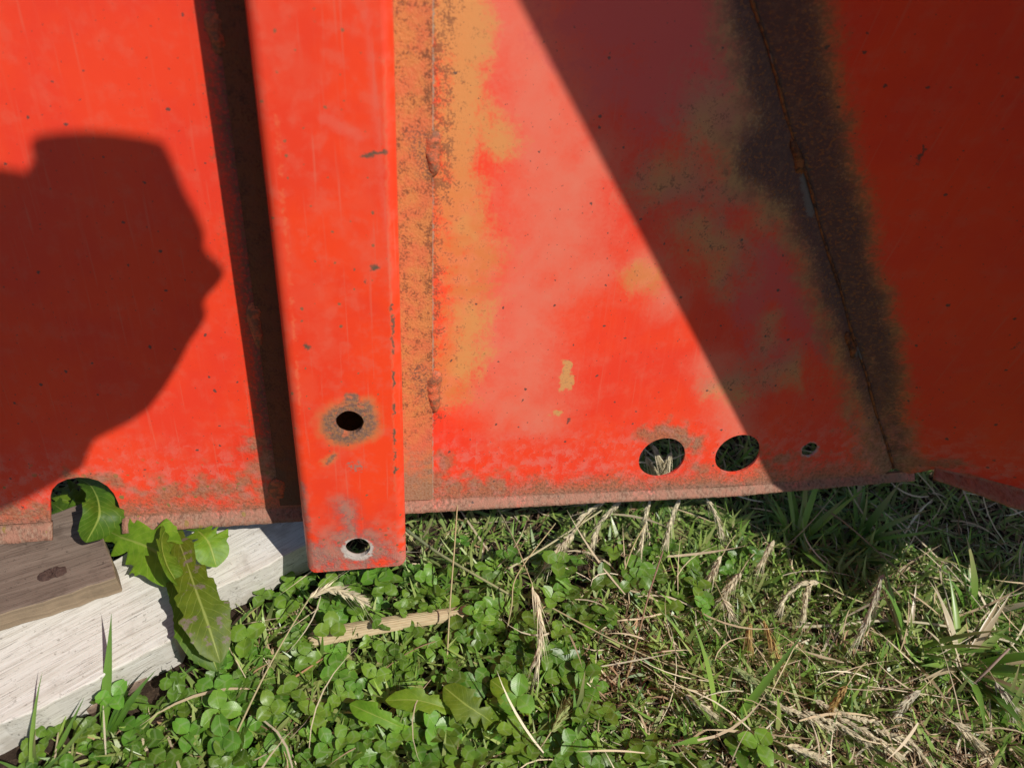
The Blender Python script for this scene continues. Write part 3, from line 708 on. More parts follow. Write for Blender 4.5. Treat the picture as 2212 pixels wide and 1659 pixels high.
# ---------------------------------------------------------------- stuff: short grass, thatch
def blades(n, pos, hdg, length, width, lean, curl, tint, base_tint=None, seg=4, lat=.35):
    """many blades in one mesh; all arguments are arrays"""
    m = seg+1; t = np.linspace(0, 1, m)
    bend = rng.normal(0, 1, n)*lat; hh = hdg[:, None]+bend[:, None]*(t[None]-.3)
    side = np.stack([-np.sin(hdg), np.cos(hdg), np.zeros(n)], 1)
    V_ = np.empty((n, m, 2, 3))
    ang = lean[:, None]+curl[:, None]*t[None]                     # angle from vertical along the blade
    ds = length[:, None]/seg; z0_ = np.zeros((n, 1))
    step_ = np.sin(ang[:, :-1])*ds
    hx = np.concatenate([z0_, np.cumsum(step_*np.cos(hh[:, :-1]), 1)], 1); hy = np.concatenate([z0_, np.cumsum(step_*np.sin(hh[:, :-1]), 1)], 1); hz = np.concatenate([z0_, np.cumsum(np.cos(ang[:, :-1])*ds, 1)], 1)
    mid = pos[:, None]+np.stack([hx, hy, hz], -1)
    mid[..., 2] = np.maximum(mid[..., 2], pos[:, None, 2]*.0+.003+.3*np.abs(pos[:, None, 2]))
    w = width[:, None]*np.minimum(1, (1-t[None])*2.2+.04)*.5*np.minimum(1, .55+t*2)
    V_[:, :, 0] = mid-side[:, None]*w[..., None]; V_[:, :, 1] = mid+side[:, None]*w[..., None]
    tw = rng.uniform(-.5, .5, n)
    V_[:, :, 0, 2] -= w*tw[:, None]; V_[:, :, 1, 2] += w*tw[:, None]
    v = V_.reshape(-1, 3)
    b0 = (np.arange(n)*m*2)[:, None]; k = np.arange(seg)*2
    q = np.stack([b0+k, b0+k+1, b0+k+3, b0+k+2], -1).reshape(-1, 4)
    tn = np.repeat(tint[:, None], m, 1)
    if base_tint is not None: tn = tn*t[None, :, None]**.6+base_tint[:, None]*(1-t[None, :, None]**.6)
    return v, q, np.repeat(tn.reshape(-1, 3), 2, 0)
def ell(x, y, cx, cy, rx, ry): return np.exp(-(((x-cx)/rx)**2+((y-cy)/ry)**2)**1.6)
def projv(p):
    v = (p-CAM)@Mwc; return v[:, 0]/v[:, 2]*FP+CX, v[:, 1]/v[:, 2]*FP+CY
def d_clover(x, y): return np.clip(ell(x, y, 900, 1420, 420, 250)+ell(x, y, 300, 1620, 300, 110)+.8*ell(x, y, 1440, 1220, 80, 120)+.9*ell(x, y, 800, 1640, 500, 120)+.7*ell(x, y, 1010, 1170, 130, 60)+.6*ell(x, y, 1560, 1170, 80, 60)-1.0*ell(x, y, 1380, 1420, 90, 120)-.6*ell(x, y, 850, 1340, 130, 24)-.7*ell(x, y, 560, 1330, 60, 60), 0, 1)
def d_green(x, y): return np.clip(.9*ell(x, y, 1530, 1370, 130, 170)+.8*ell(x, y, 2080, 1420, 180, 140)+.6*ell(x, y, 1740, 1190, 260, 110)+.5*ell(x, y, 1420, 1130, 160, 60)+.6*ell(x, y, 2050, 1280, 200, 60)+.45*ell(x, y, 500, 1440, 100, 120)+.5*ell(x, y, 1500, 1580, 200, 60)+.35*ell(x, y, 300, 1600, 400, 90)+.45*ell(x, y, 1750, 1480, 250, 120)+.40+.25*ell(x, y, 850, 1450, 420, 230), 0, 1)
def d_straw(x, y): return .95*np.clip(.26-.35*ell(x, y, 1700, 1590, 60, 40)-.3*ell(x, y, 1800, 1440, 70, 40)-.3*ell(x, y, 2150, 1180, 120, 60)+.75*ell(x, y, 1380, 1400, 110, 180)+.9*ell(x, y, 1500, 1560, 260, 130)+.9*ell(x, y, 1980, 1600, 340, 130)+.6*ell(x, y, 1800, 1430, 140, 90)+.5*ell(x, y, 2120, 1330, 160, 120)+.4*ell(x, y, 560, 1330, 120, 100)+.5*ell(x, y, 2100, 1150, 200, 90)-.25*ell(x, y, 900, 1420, 380, 220), 0, 1)
WX0, WX1, WY0, WY1 = -.92, 1.08, -.62, .62
PLK = [tuple(G(x, y, ZP)[:2]) for x, y in [(-260, 1420), (-260, 1706), (0, 1563), (262, 1440), (372, 1382), (384, 1350), (470, 1270), (648, 1184), (652, 1120), (560, 1050), (0, 1180)]]
def on_plank(x, y): return inside_poly((x, y), PLK)
def scatter(n, dens, keep_plank_free=True):
    p = np.zeros((n, 3)); p[:, 0] = rng.uniform(WX0, WX1, n); p[:, 1] = rng.uniform(WY0, WY1, n)
    x, y = projv(p); k = rng.uniform(0, 1, n) < dens(x, np.maximum(y, 1060)); p = p[k]
    if keep_plank_free:
        near = lambda a, b: any(on_plank(a+i, b+j) for i, j in ((0, 0), (-.03, .03), (.03, .03), (-.03, 0), (0, .035)))
        p = p[[(a > .1) or not near(a, b) for a, b in p[:, :2]]]
    p[:, 2] = [hgt(a, b) for a, b in p[:, :2]]
    return p
def pick(cols, n, jit=.18):
    c = np.array(cols)[rng.integers(0, len(cols), n)]; return c*(1+rng.uniform(-jit, jit, (n, 1)))
STR = [(0.60, .49, .32), (0.50, .38, .235), (0.33, .22, .13), (0.70, .61, .43), (0.20, .125, .075), (0.40, .25, .145), (0.15, .09, .05), (0.24, .14, .075)]
GRN = [(0.13, .28, .03), (0.20, .38, .05), (0.30, .46, .08), (0.085, .20, .03), (0.40, .50, .15)]
p = scatter(94000, d_straw); n = len(p); p[:, 2] += rng.uniform(0, .012, n)
v, q, tc = blades(n, p, rng.uniform(0, 6.283, n), rng.uniform(.010, .055, n)*rng.uniform(.4, 1, n), rng.uniform(.0007, .0022, n), rng.uniform(.9, 1.75, n), rng.uniform(-.9, 1.2, n), pick(STR, n, .35), seg=4, lat=.9)
me = arrmesh('dry_thatch', v, q.tolist()); set_tint(me, tc)
tag(link('dry_thatch', me, STRAW), 'matted dry straw and dead grass bits lying between the green plants', 'dry grass', kind='stuff')
p = scatter(2700, d_straw); n = len(p); p[:, 2] += rng.uniform(.010, .034, n)
v, q, tc = blades(n, p, rng.uniform(0, 6.283, n), rng.uniform(.05, .13, n), rng.uniform(.0010, .0030, n), rng.uniform(1.1, 1.65, n), rng.uniform(-.6, .8, n), pick([(0.66, .55, .37), (0.74, .65, .47), (0.55, .43, .27)], n, .25), seg=6, lat=.8)
me = arrmesh('loose_straw', v, q.tolist()); set_tint(me, tc)
tag(link('loose_straw', me, STRAW), 'longer loose dry stems strewn over the ground and thatch', 'dry grass', kind='stuff')
p = scatter(78000, d_green); n = len(p)
v, q, tc = blades(n, p, rng.uniform(0, 6.283, n), rng.uniform(.014, .056, n), rng.uniform(.0018, .0056, n), rng.uniform(.45, 1.5, n), rng.uniform(-.4, .7, n), pick(GRN, n, .25), pick([(0.34, .34, .14), (0.20, .26, .08), (0.42, .36, .18)], n))
me = arrmesh('short_grass', v, q.tolist()); set_tint(me, tc)
tag(link('short_grass', me, BLADE), 'short green grass blades growing through the dry thatch', 'grass', kind='stuff')

# ---------------------------------------------------------------- clover plants
def leaflet_grid(L, Wd, fold, droop, n=6, m=5):
    v, uv = [], []
    for i in range(n):
        t = i/(n-1); s = math.sin(math.pi*min(1, t**.85*.93+.02))**.62*(1-.12*(1-t))
        for k in range(m):
            u = -1+2*k/(m-1); notch = .07*(t > .99)*(1-abs(u)*2.0)
            tt = t*(1-.10*u*u*t)-notch*t
            v.append((u*Wd*s, L*tt, fold*abs(u)*Wd*s-droop*t*t*L+.04*L*math.sin(t*3))); uv.append((u, t))
    f = [(i*m+k, i*m+k+1, (i+1)*m+k+1, (i+1)*m+k) for i in range(n-1) for k in range(m-1)]
    return np.array(v), f, uv
def clover_leaf(seed):
    rg = random.Random(seed); V_, F_, U_ = [], [], []
    L = rg.uniform(.0148, .0192); hz = rg.uniform(.016, .036)
    for k in range(3):
        lv, lf, uv = leaflet_grid(L*rg.uniform(.92, 1.06), L*.46*rg.uniform(.93, 1.07), rg.uniform(.12, .5), rg.uniform(-.12, .22))
        a = 2*math.pi*k/3+rg.uniform(-.16, .16); up = rg.uniform(-.12, .34); R = np.array(Matrix.Rotation(a, 3, 'Z')@Matrix.Rotation(up, 3, 'X'))
        lv = (lv+np.array([0, .0008, 0]))@R.T+np.array([0, 0, hz]); o = len(V_)
        V_ += lv.tolist(); F_ += [tuple(i+o for i in q) for q in lf]; U_ += uv
    bx, by = rg.uniform(-.012, .012), rg.uniform(-.012, .012)
    pts = catmull([(bx, by, 0), (bx*.6, by*.6, hz*.55), (0, 0, hz)], 6); tv, tf = tube_vf(pts, .0007, 4); o = len(V_)
    V_ += [tuple(a) for a in tv]; F_ += [tuple(i+o for i in q) for q in tf]; U_ += [(.5, .3)]*len(tv)
    me = arrmesh('leaf', V_, F_, True); set_uv(me, U_); me.materials.append(CLOV); return me
CL = [clover_leaf(100+i) for i in range(10)]
rg = random.Random(11); spots_ = []; tries = 0
while len(spots_) < 165 and tries < 40000:
    tries += 1
    x, y = rg.uniform(40, 1680), rg.uniform(1095, 1720); w_ = G(x, y, .02)
    if rg.random() > float(d_clover(np.array([x]), np.array([y]))[0]): continue
    if on_plank(w_[0], w_[1]) or any((w_[0]-a)**2+(w_[1]-b)**2 < .0215**2 for a, b in spots_): continue
    lc = loc(np.array([w_[0], w_[1], .03]))
    if lc[2] < .018 or (abs(lc[0]) < .068 and lc[2] < H+.02 and w_[2] < .2 and y < 1215): continue
    spots_.append((w_[0], w_[1]))
def on_panel_side(p): return (p[1]-PO[1]) > -.03
tiltdir = nrm(SUN*.6+nrm(CAM-np.array([.1, -.2, 0]))*.5+np.array([0, 0, 1.0]))
for (x, y) in spots_:
    z = hgt(x, y); root = empty('clover_plant', (x, y, z)); root.rotation_euler = (0, 0, rg.uniform(0, 6.28))
    vx, vy, _ = proj(np.array([x, y, z])); nl = rg.choice([2, 3, 3, 4])
    place = ('along the front edge of the pale plank' if vx < 430 else 'between the dandelion leaf tip and the dry stalk' if vx < 680 else
             'at the foot of the red channel' if vx < 900 and vy < 1300 else 'in front of the lip beside the upright straw' if vx < 1340 and vy < 1260 else
             'beside the broad tan dry stalk' if vx < 1060 and vy < 1420 else 'around the toothed dandelion rosette' if 720 < vx < 1180 and vy < 1610 else
             'next to the brown thatch and hanging seed head' if vx < 1340 and vy < 1480 else 'among the bright green short tufts' if vx >= 1340 and vy < 1450 else
             'beneath the lying seed stems' if vx >= 1180 else 'in the open patch before the rosette')
    tag(root, 'low clover plant with %s leaf heads ' % {2: 'two', 3: 'three', 4: 'four'}[nl]+place, 'clover', 'clover plants '+place)
    for k in range(nl):
        o = bpy.data.objects.new('leaf', CL[rg.randrange(len(CL))]); C.objects.link(o); o.parent = root
        a = rg.uniform(0, 6.28); r = rg.uniform(.004, .020); s = rg.uniform(.5, 1.2)
        o.location = (r*math.cos(a), r*math.sin(a), rg.uniform(-.004, .003)); o.scale = (s, s, s*rg.uniform(.7, 1.2))
        o.rotation_euler = (rg.uniform(-.42, .42), rg.uniform(-.42, .42), rg.uniform(0, 6.28))

# ---------------------------------------------------------------- lobed dandelion leaves
def leaf_mesh(name, pts, hw, lobes=4, depth=.5, fold=.3, N0=(0, 0, 1), roll=0.0, n=110, m=9, base=.14, peak=.66, seed=0, wave=.0):
    rg = random.Random(seed); P = catmull(pts, n); v, uv = [], []
    lob = {s_: [(.10+(.62*(i+rg.uniform(.2, .8))/max(1, lobes)), rg.uniform(.7, 1.15), rg.uniform(.055, .10)) for i in range(lobes)] for s_ in (-1, 1)}
    teeth = {s_: [(rg.uniform(.15, .97), rg.uniform(.04, .10)) for i in range(6)] for s_ in (-1, 1)}
    def width(t, s_):
        body = (t/peak)**.75 if t < peak else max(0, 1-((t-peak)/(1-peak))**1.9)**.8
        body = max(base*min(1, (1-t)*4), body); dd = depth*max(0, 1-(max(0, t-.42)/.5)**1.3)
        k = 1-dd
        for tc_, am, wd_ in lob[s_]:                             # lobe: sharp hook towards the stalk, slow slope to the tip
            x = (t-tc_)/wd_
            if -.35 < x < 1.6: k = max(k, 1-dd+dd*am*(1+x/.35 if x < 0 else max(0, 1-x/1.6)**.8))
        for tc_, am in teeth[s_]:
            x = (t-tc_)/.02
            if -.4 < x < 1: k += am*(1+x/.4 if x < 0 else 1-x)
        return hw*body*k
    for i, p in enumerate(P):
        t = i/(n-1); T = nrm(P[min(i+1, n-1)]-P[max(i-1, 0)]); Sd = nrm(np.cross(T, np.array(N0, float))); Nn = np.cross(Sd, T)
        Sd, Nn = Sd*math.cos(roll)+Nn*math.sin(roll), Nn*math.cos(roll)-Sd*math.sin(roll)
        for k in range(m):
            u = -1+2*k/(m-1); w_ = width(t, 1 if u > 0 else -1); au = abs(u)
            q = p+Sd*u*w_+Nn*(fold*au*w_-fold*.5*au*au*au*w_+wave*w_*au*(math.sin(11*t+1.5*u+seed)+.35*math.sin(27*t+seed*2))*.6)-T*(.22*au*w_*(1-t))
            v.append(q); uv.append((u, t))
    f = [(i*m+k, i*m+k+1, (i+1)*m+k+1, (i+1)*m+k) for i in range(n-1) for k in range(m-1)]
    me = arrmesh(name, v, f, True); set_uv(me, uv); return me
def dandelion(base, leaves, label):
    root = empty('dandelion_plant', base)
    tag(root, label, 'dandelion')
    for i, (pp, hw, lb, dp, fo, mat, N0, roll) in enumerate(leaves):
        pts = [G(*a)-np.array(base) for a in pp]
        link('leaf', leaf_mesh('leaf', pts, hw, lb, dp, fo, N0, roll, seed=i*7+len(label), wave=.14), mat, root)
    return root
up = (0, 0, 1.0); tocam = tuple(nrm(CAM-G(400, 1300, .1)))
B1 = G(330, 1075, .004)
dandelion(B1, [
    ([(352, 1112, .060), (388, 1175, .100), (420, 1265, .112), (450, 1350, .104), (476, 1432, .086)], .028, 5, .60, .22, DANDS, tocam, .10),
    ([(340, 1110, .050), (385, 1230, .082), (435, 1355, .080), (470, 1450, .058)], .026, 3, .10, .15, DANDL, tocam, -.1),
    ([(200, 1130, .06), (262, 1160, .085), (335, 1190, .090), (410, 1262, .084)], .036, 4, .55, .22, DANDL, tocam, -.2),
    ([(375, 1125, .07), (350, 1160, .114), (358, 1215, .120), (388, 1268, .112)], .016, 3, .6, .8, DANDL, tocam, .8),
    ([(390, 1110, .06), (432, 1150, .094), (452, 1175, .094), (468, 1225, .080)], .028, 4, .75, .2, DANDL, tocam, .2),
    ([(165, 1030, .10), (200, 1055, .130), (214, 1110, .134), (186, 1172, .112)], .024, 3, .35, .6, DANDL, tocam, .55),
    ([(105, 1070, .045), (150, 1082, .060), (210, 1090, .055), (262, 1080, .045)], .032, 4, .6, .2, DANDL, tocam, 0),
    ([(200, 1030, .05), (228, 1075, .070), (242, 1120, .065), (262, 1165, .060)], .030, 3, .5, .2, DANDL, tocam, .2),
    ([(110, 1085, .05), (132, 1100, .068), (165, 1125, .07), (205, 1150, .062)], .028, 3, .5, .2, DANDL, tocam, -.2),
], 'large dandelion pushing lobed, partly spotted leaves out through the notch and over the pale plank')
B2 = G(1095, 1590, .003)
dandelion(B2, [
    ([(1092, 1585, .008), (1050, 1550, .035), (1005, 1520, .045), (958, 1482, .044)], .020, 5, .80, .16, DANDL, tocam, 0),
    ([(1150, 1552, .010), (1120, 1520, .034), (1095, 1496, .042), (1060, 1468, .040)], .016, 4, .75, .2, DANDL, tocam, .1),
    ([(1010, 1545, .012), (960, 1528, .034), (900, 1512, .040), (832, 1512, .032)], .014, 4, .5, .3, DANDL, tocam, -.25),
    ([(900, 1585, .012), (850, 1562, .032), (800, 1540, .038), (755, 1520, .034)], .013, 3, .5, .3, DANDL, tocam, .1),
], 'dandelion rosette with deeply toothed leaves lying flat among the clover')

# ---------------------------------------------------------------- grass tufts made of single blades
def one_blade(seed, L, Wd, lean, curl, tint, tip=None):
    rg = random.Random(seed); n = 9; v = []; x = z = 0; a = lean
    for i in range(n):
        t = i/(n-1); w_ = Wd*.5*min(1, .5+t*2)*min(1, (1-t)*1.9+.02)
        for u in (-1, 0, 1): v.append((x, u*w_, z+(.28*w_ if u else 0)))
        a = lean+curl*t**1.3; x += math.sin(a)*L/(n-1); z += math.cos(a)*L/(n-1); z = max(z, .002)
    f = [(i*3+k, i*3+k+1, i*3+k+4, i*3+k+3) for i in range(n-1) for k in (0, 1)]
    me = arrmesh('blade', v, f, True)
    tt = np.repeat(np.linspace(0, 1, n), 3)[:, None]; tip = tip or tint
    set_tint(me, np.array(tint)*(1-tt**2)+np.array(tip)*tt**2); me.materials.append(BLADE); return me
YEL = (0.42, .34, .17)
BL = [one_blade(i, rg.uniform(.05, .105), rg.uniform(.0045, .0078), rg.uniform(.3, 1.1), rg.uniform(-.1, .9), GRN[i % 5], YEL if i % 4 == 0 else (0.15, .28, .07)) for i in range(14)]
BD = [one_blade(50+i, rg.uniform(.05, .09), rg.uniform(.003, .0055), rg.uniform(.6, 1.2), rg.uniform(.1, .7), STR[i % 4], (0.46, .38, .24)) for i in range(6)]
def tuft(px, py, n, sc, label, dead=.15, hd=None, spread=6.28):
    c = G(px, py, .0); root = empty('grass_tuft', (c[0], c[1], hgt(c[0], c[1]))); tag(root, label, 'grass', 'grass tufts on the ground')
    for k in range(n):
        o = bpy.data.objects.new('blade', rg.choice(BD if rg.random() < dead else BL)); C.objects.link(o); o.parent = root
        a = rg.uniform(0, 6.28) if hd is None else hd+rg.uniform(-spread/2, spread/2)
        r = rg.uniform(0, .012); o.location = (r*math.cos(a), r*math.sin(a), 0); s = sc*rg.uniform(.7, 1.2)
        o.rotation_euler = (rg.uniform(-.15, .15), rg.uniform(-.15, .15), a); o.scale = (s, s*rg.uniform(.8, 1.15), s)
    return root
for px, py, n, sc, lb, dd, hd, spd in [
    (2080, 1440, 34, 1.5, 'big spreading grass tuft with half-dry blades at the sunny right side', .3, None, 0),
    (1960, 1400, 14, 1.25, 'grass tuft left of the biggest tuft, under the drooping seed head', .25, None, 0),
    (2110, 1330, 18, 1.2, 'grass tuft standing at the border of the shade by bare soil', .2, None, 0),
    (1500, 1420, 18, .7, 'dense short tuft of bright green grass beside brown thatch', .1, None, 0),
    (1540, 1330, 18, .7, 'dense short bright green tuft between the thatch and the shade', .1, None, 0),
    (1720, 1180, 16, 1.2, 'dark green tuft in the shadow below the panel lip', .05, None, 0),
    (1850, 1170, 14, 1.25, 'shaded tuft of broad green blades near the bare soil', .08, None, 0),
    (1960, 1200, 9, .8, 'light green tuft catching sun inside the shaded patch', .0, None, 0),
    (222, 1605, 5, 1.15, 'few long broad grass blades rising in front of the pale plank', .0, .9, .8),
    (70, 1705, 9, 1.0, 'green tuft lying sideways at the foot of the pale plank', .1, .3, 2.0),
    (455, 1425, 8, 1.0, 'grass tuft at the plank end beside the dandelion leaf tip', .1, None, 0),
    (1240, 1600, 8, .9, 'upright pair of bluish green blades beside the toothed rosette', .0, 1.2, 1.6),
    (1560, 1590, 12, 1.2, 'grass tuft in front of the lying seed stems', .2, None, 0),
    (2160, 1580, 14, 1.2, 'grass tuft in the straw beyond the lying seed heads', .4, None, 0)]:
    tuft(px, py, n, sc, lb, dd, hd, spd)

# ---------------------------------------------------------------- straws, stems and barley-grass seed heads
def stalk(name, pts, r0, r1, tint, parent=None, tint2=None):
    P = catmull(pts, 18); v, f = tube_vf(P, list(np.linspace(r0, r1, 18)), 5); me = arrmesh(name, v, f, True)
    tt = np.repeat(np.linspace(0, 1, 18), 5)[:, None]; set_tint(me, np.array(tint)*(1-tt)+np.array(tint2 or tint)*tt)
    return link(name, me, STRAW, parent)
def seed_head(pts, spread, awn, seed, tint, n=26):
    rgs = random.Random(seed); P = catmull(pts, n); v, f, tc = [], [], []
    L = sum(np.linalg.norm(P[i+1]-P[i]) for i in range(n-1))
    for i in range(n-2):
        T = nrm(P[i+1]-P[i]); A = nrm(np.cross(T, [.2, .1, 1])); B = np.cross(T, A)
        for k in range(3):
            a = rgs.uniform(0, 6.28); dv = nrm(T+(A*math.cos(a)+B*math.sin(a))*spread*1.5*rgs.uniform(.2, 1.15)+np.array([0, 0, -.1])); dv2 = nrm(dv+T*.25+np.array([0, 0, -.3])*rgs.random())
            ln = awn*1.35*rgs.uniform(.6, 1.15); b0 = P[i]; b1 = b0+dv*ln*.32; b2 = b1+dv2*ln*.68; s = nrm(np.cross(dv, [0.1, .9, .4])); u = np.cross(dv, s)
            w_ = .0015*rgs.uniform(.7, 1.2); mid_ = (b0+b1)/2; o = len(v); c = np.array(tint)*rgs.uniform(.7, 1.25)
            v += [b0, mid_+s*w_, mid_+u*w_, mid_-s*w_, mid_-u*w_, b1+s*.00042, b1-s*.00042, b2]
            f += [(o, o+1, o+2), (o, o+2, o+3), (o, o+3, o+4), (o, o+4, o+1), (o+1, o+5, o+2), (o+2, o+5, o+6, o+3), (o+3, o+6, o+4), (o+4, o+6, o+5, o+1), (o+5, o+7, o+6)]
            tc += [c]*8
    me = arrmesh('seed_head', v, f); set_tint(me, np.array(tc)); return me
PALE = (0.70, .62, .43); BRN = (0.48, .33, .12); GRY = (0.62, .57, .43)
def barley(stem, heads, label, tint=PALE, awn=.034, spread=.46, seed=0, sr=.0009):
    base = G(*stem[0]); root = empty('seed_grass_stem', base); tag(root, label, 'grass stem', 'seeding grass stems over the ground')
    if stem: stalk('stem', [G(*a)-base for a in stem], sr*1.3, sr*.7, (0.47, .40, .22), root, (0.50, .42, .24))
    for i, h in enumerate(heads):
        link('seed_head', seed_head([G(*a)-base for a in h], spread, awn, seed*10+i, tint), STRAW, root)
barley([(470, 1672, .004), (560, 1480, .045), (620, 1370, .062), (668, 1292, .072)], [[(668, 1292, .072), (705, 1272, .074), (755, 1282, .066), (790, 1300, .056)]], 'pale bristly seed head on a long thin stem rising from the clover below the channel', seed=1, spread=.5)
barley([(1075, 1098, .02), (1112, 1170, .058), (1150, 1262, .068)], [[(1150, 1262, .068), (1165, 1320, .064), (1168, 1385, .054), (1160, 1430, .046)]], 'hanging pale seed head between the clover and the brown thatch patch', seed=2, awn=.034, spread=.28)
for i, (a, b2, c2) in enumerate([((1345, 1078), (1300, 1125), (1275, 1180)), ((1405, 1078), (1392, 1130), (1385, 1185)), ((1470, 1076), (1448, 1125), (1440, 1170)), ((1310, 1080), (1262, 1112), (1225, 1170)), ((1525, 1074), (1545, 1110), (1560, 1150))]):
    barley([(a[0]-10, a[1]-30, .01), (a[0]-3, a[1]-12, .04), (*a, .052)], [[(*a, .052), (*b2, .046), (*c2, .030)]], 'pale grass seed head drooping out from under the panel lip below the two round holes', seed=10+i, awn=.026, spread=.25)
for i, (a, b2) in enumerate([((1395, 985), (1425, 1035)), ((1450, 975), (1432, 1030)), ((1410, 960), (1440, 1020))]):
    barley([(a[0]-20, a[1]-90, .01), (a[0]-8, a[1]-40, .05), (*a, .075)], [[(*a, .075), ((a[0]+b2[0])/2, (a[1]+b2[1])/2, .068), (*b2, .05)]], 'pale seed head showing through the round hole left of the other', seed=30+i, awn=.03, spread=.3)
barley([(1945, 1322, .006), (1850, 1296, .034), (1770, 1258, .052)], [[(1770, 1258, .052), (1730, 1262, .052), (1700, 1285, .040), (1690, 1305, .03)], [(1752, 1256, .052), (1740, 1290, .045), (1735, 1330, .03)], [(1672, 1166, .058), (1658, 1190, .054), (1640, 1222, .042)]], 'branching pale seed stem reaching out of the shade with three drooping heads', seed=40, awn=.024, spread=.3)
barley([(1955, 1405, .004), (1935, 1330, .040), (1915, 1262, .066), (1908, 1240, .070)], [[(1908, 1240, .070), (1895, 1275, .072), (1876, 1330, .062), (1862, 1365, .05)]], 'silvery drooping seed head hanging from a thick brown stem at the border of the shade', GRY, seed=41, awn=.04, spread=.22, sr=.0018)
barley([(1640, 1300, .006), (1648, 1330, .03)], [[(1650, 1338, .034), (1668, 1385, .034), (1690, 1440, .022)], [(1622, 1345, .034), (1618, 1370, .032), (1622, 1395, .024)]], 'golden brown seed heads standing in the middle of the thatch', BRN, seed=42, awn=.026, spread=.25)
barley([(1150, 1290, .03), (1330, 1385, .034), (1480, 1450, .036), (1680, 1520, .03)], [[(1660, 1512, .032), (1740, 1548, .03), (1800, 1578, .024)], [(1735, 1535, .032), (1800, 1560, .03), (1880, 1605, .022)], [(1800, 1545, .03), (1880, 1585, .028), (1950, 1640, .02)]], 'long leaning pale stem ending in lying feathery seed heads over the straw', seed=43, awn=.026, spread=.35)
barley([(1380, 1405, .02), (1480, 1442, .03), (1640, 1478, .034), (1760, 1512, .03)], [[(1760, 1512, .03), (1830, 1545, .028), (1900, 1560, .02)], [(1890, 1575, .02), (1960, 1600, .018), (2010, 1650, .014)]], 'second long pale stem lying close beside the longest one with thin heads', seed=44, awn=.024, spread=.4)
rg2 = random.Random(77)
for i, (x, y, dx, dy, tn, where) in enumerate([(1240, 1150, -60, 70, PALE, 'beside the thick slanting straw'), (1600, 1235, -40, 60, PALE, 'in front of the shaded tufts'), (1560, 1290, 30, 60, PALE, 'above the short bright green tufts'),
    (1480, 1500, 60, 40, PALE, 'beside the long leaning stems'), (1990, 1490, -50, 50, GRY, 'fallen before the biggest tuft'), (2150, 1470, 40, 60, GRY, 'right of the biggest tuft'), (1830, 1480, -40, 60, BRN, 'between the lying stems and the tufts'),
    (1700, 1610, 80, 30, PALE, 'lying in front of the feathery heads'), (2060, 1560, 60, 50, PALE, 'lying in the straw past the biggest tuft'), (1560, 1200, -30, 55, PALE, 'at the edge of the shadow under the lip'), (1190, 1580, 40, -60, (0.36, .42, .16), 'still green beside the toothed rosette'), (1580, 1440, 55, 35, (0.40, .46, .2), 'still green on the short tufts'), (1620, 1460, 45, 45, (0.44, .46, .22), 'half green behind the long stems')]):
    z = rg2.uniform(.03, .05)
    barley([(x-dx*1.1, y-dy*.9, .004), (x-dx*.5, y-dy*.5, z*.8), (x, y, z)], [[(x, y, z), (x+dx*.55, y+dy*.5, z*.9), (x+dx, y+dy, z*.6)]], 'bristly grass seed head '+where, tn, seed=60+i, awn=.03, spread=.38)
def straw(pts, r, label, tint=(0.50, .41, .22), tint2=None):
    base = G(*pts[0]); o = stalk('straw_stalk', [G(*a)-base for a in pts], r, r*.7, tint, None, tint2); o.location = base; tag(o, label, 'straw')
straw([(963, 1478, .002), (972, 1310, .050), (982, 1180, .082), (988, 1090, .100)], .0011, 'thin upright straw in front of the lip right of the channel')
straw([(1098, 1228, .030), (1180, 1180, .036), (1300, 1102, .040)], .0016, 'thick pale straw slanting up to the lip from the clover', (0.55, .50, .30))
straw([(872, 1140, .030), (940, 1190, .036), (1020, 1238, .038), (1108, 1288, .030)], .0022, 'grey green stem slanting down right from the foot of the channel', (0.24, .28, .15), (0.38, .37, .18))
straw([(1340, 1512, .003), (1372, 1400, .034), (1400, 1290, .055), (1432, 1190, .07)], .0012, 'thin purplish stem standing in the brown thatch', (0.40, .27, .11), (0.30, .16, .14))
straw([(1395, 1130, .05), (1360, 1200, .044), (1305, 1380, .004)], .0011, 'thin pale straw left of the purplish stem')
straw([(1090, 1385, .004), (1105, 1310, .045), (1118, 1240, .06), (1200, 1130, .06)], .0010, 'thin bent straw beside the hanging seed head')
straw([(1700, 1062, .03), (1790, 1105, .05), (1850, 1150, .05), (1960, 1250, .02)], .0016, 'brown forked stem lying in the shade under the lip', (0.30, .23, .14))
straw([(1880, 1060, .02), (1930, 1100, .04), (2010, 1175, .01)], .0011, 'thin grey stem in the shade next to bare soil', (0.26, .2, .15))
straw([(1700, 1355, .008), (1800, 1350, .016), (1920, 1340, .02), (2060, 1355, .02), (2215, 1395, .012)], .0022, 'thick pale straw lying behind the biggest tuft', (0.56, .50, .34))
straw([(1960, 1400, .004), (1935, 1345, .03), (1908, 1275, .06)], .0022, 'short thick brown stem beside the silvery head', (0.36, .24, .13))
straw([(2080, 1500, .004), (2140, 1440, .04), (2180, 1400, .055)], .0020, 'purplish brown stem leaning out of the biggest tuft', (0.36, .25, .2))
straw([(790, 1480, .004), (850, 1430, .02), (900, 1400, .03), (940, 1385, .03)], .0008, 'fine reddish stem crossing the clover', (0.32, .19, .12))
straw([(590, 1495, .003), (640, 1460, .016), (700, 1420, .012)], .0016, 'short reddish straw below the dandelion tip', (0.44, .25, .13))
straw([(1330, 1640, .004), (1420, 1560, .01), (1480, 1500, .008)], .0016, 'dry grey straw on the thatch by the tufts', (0.42, .34, .24))

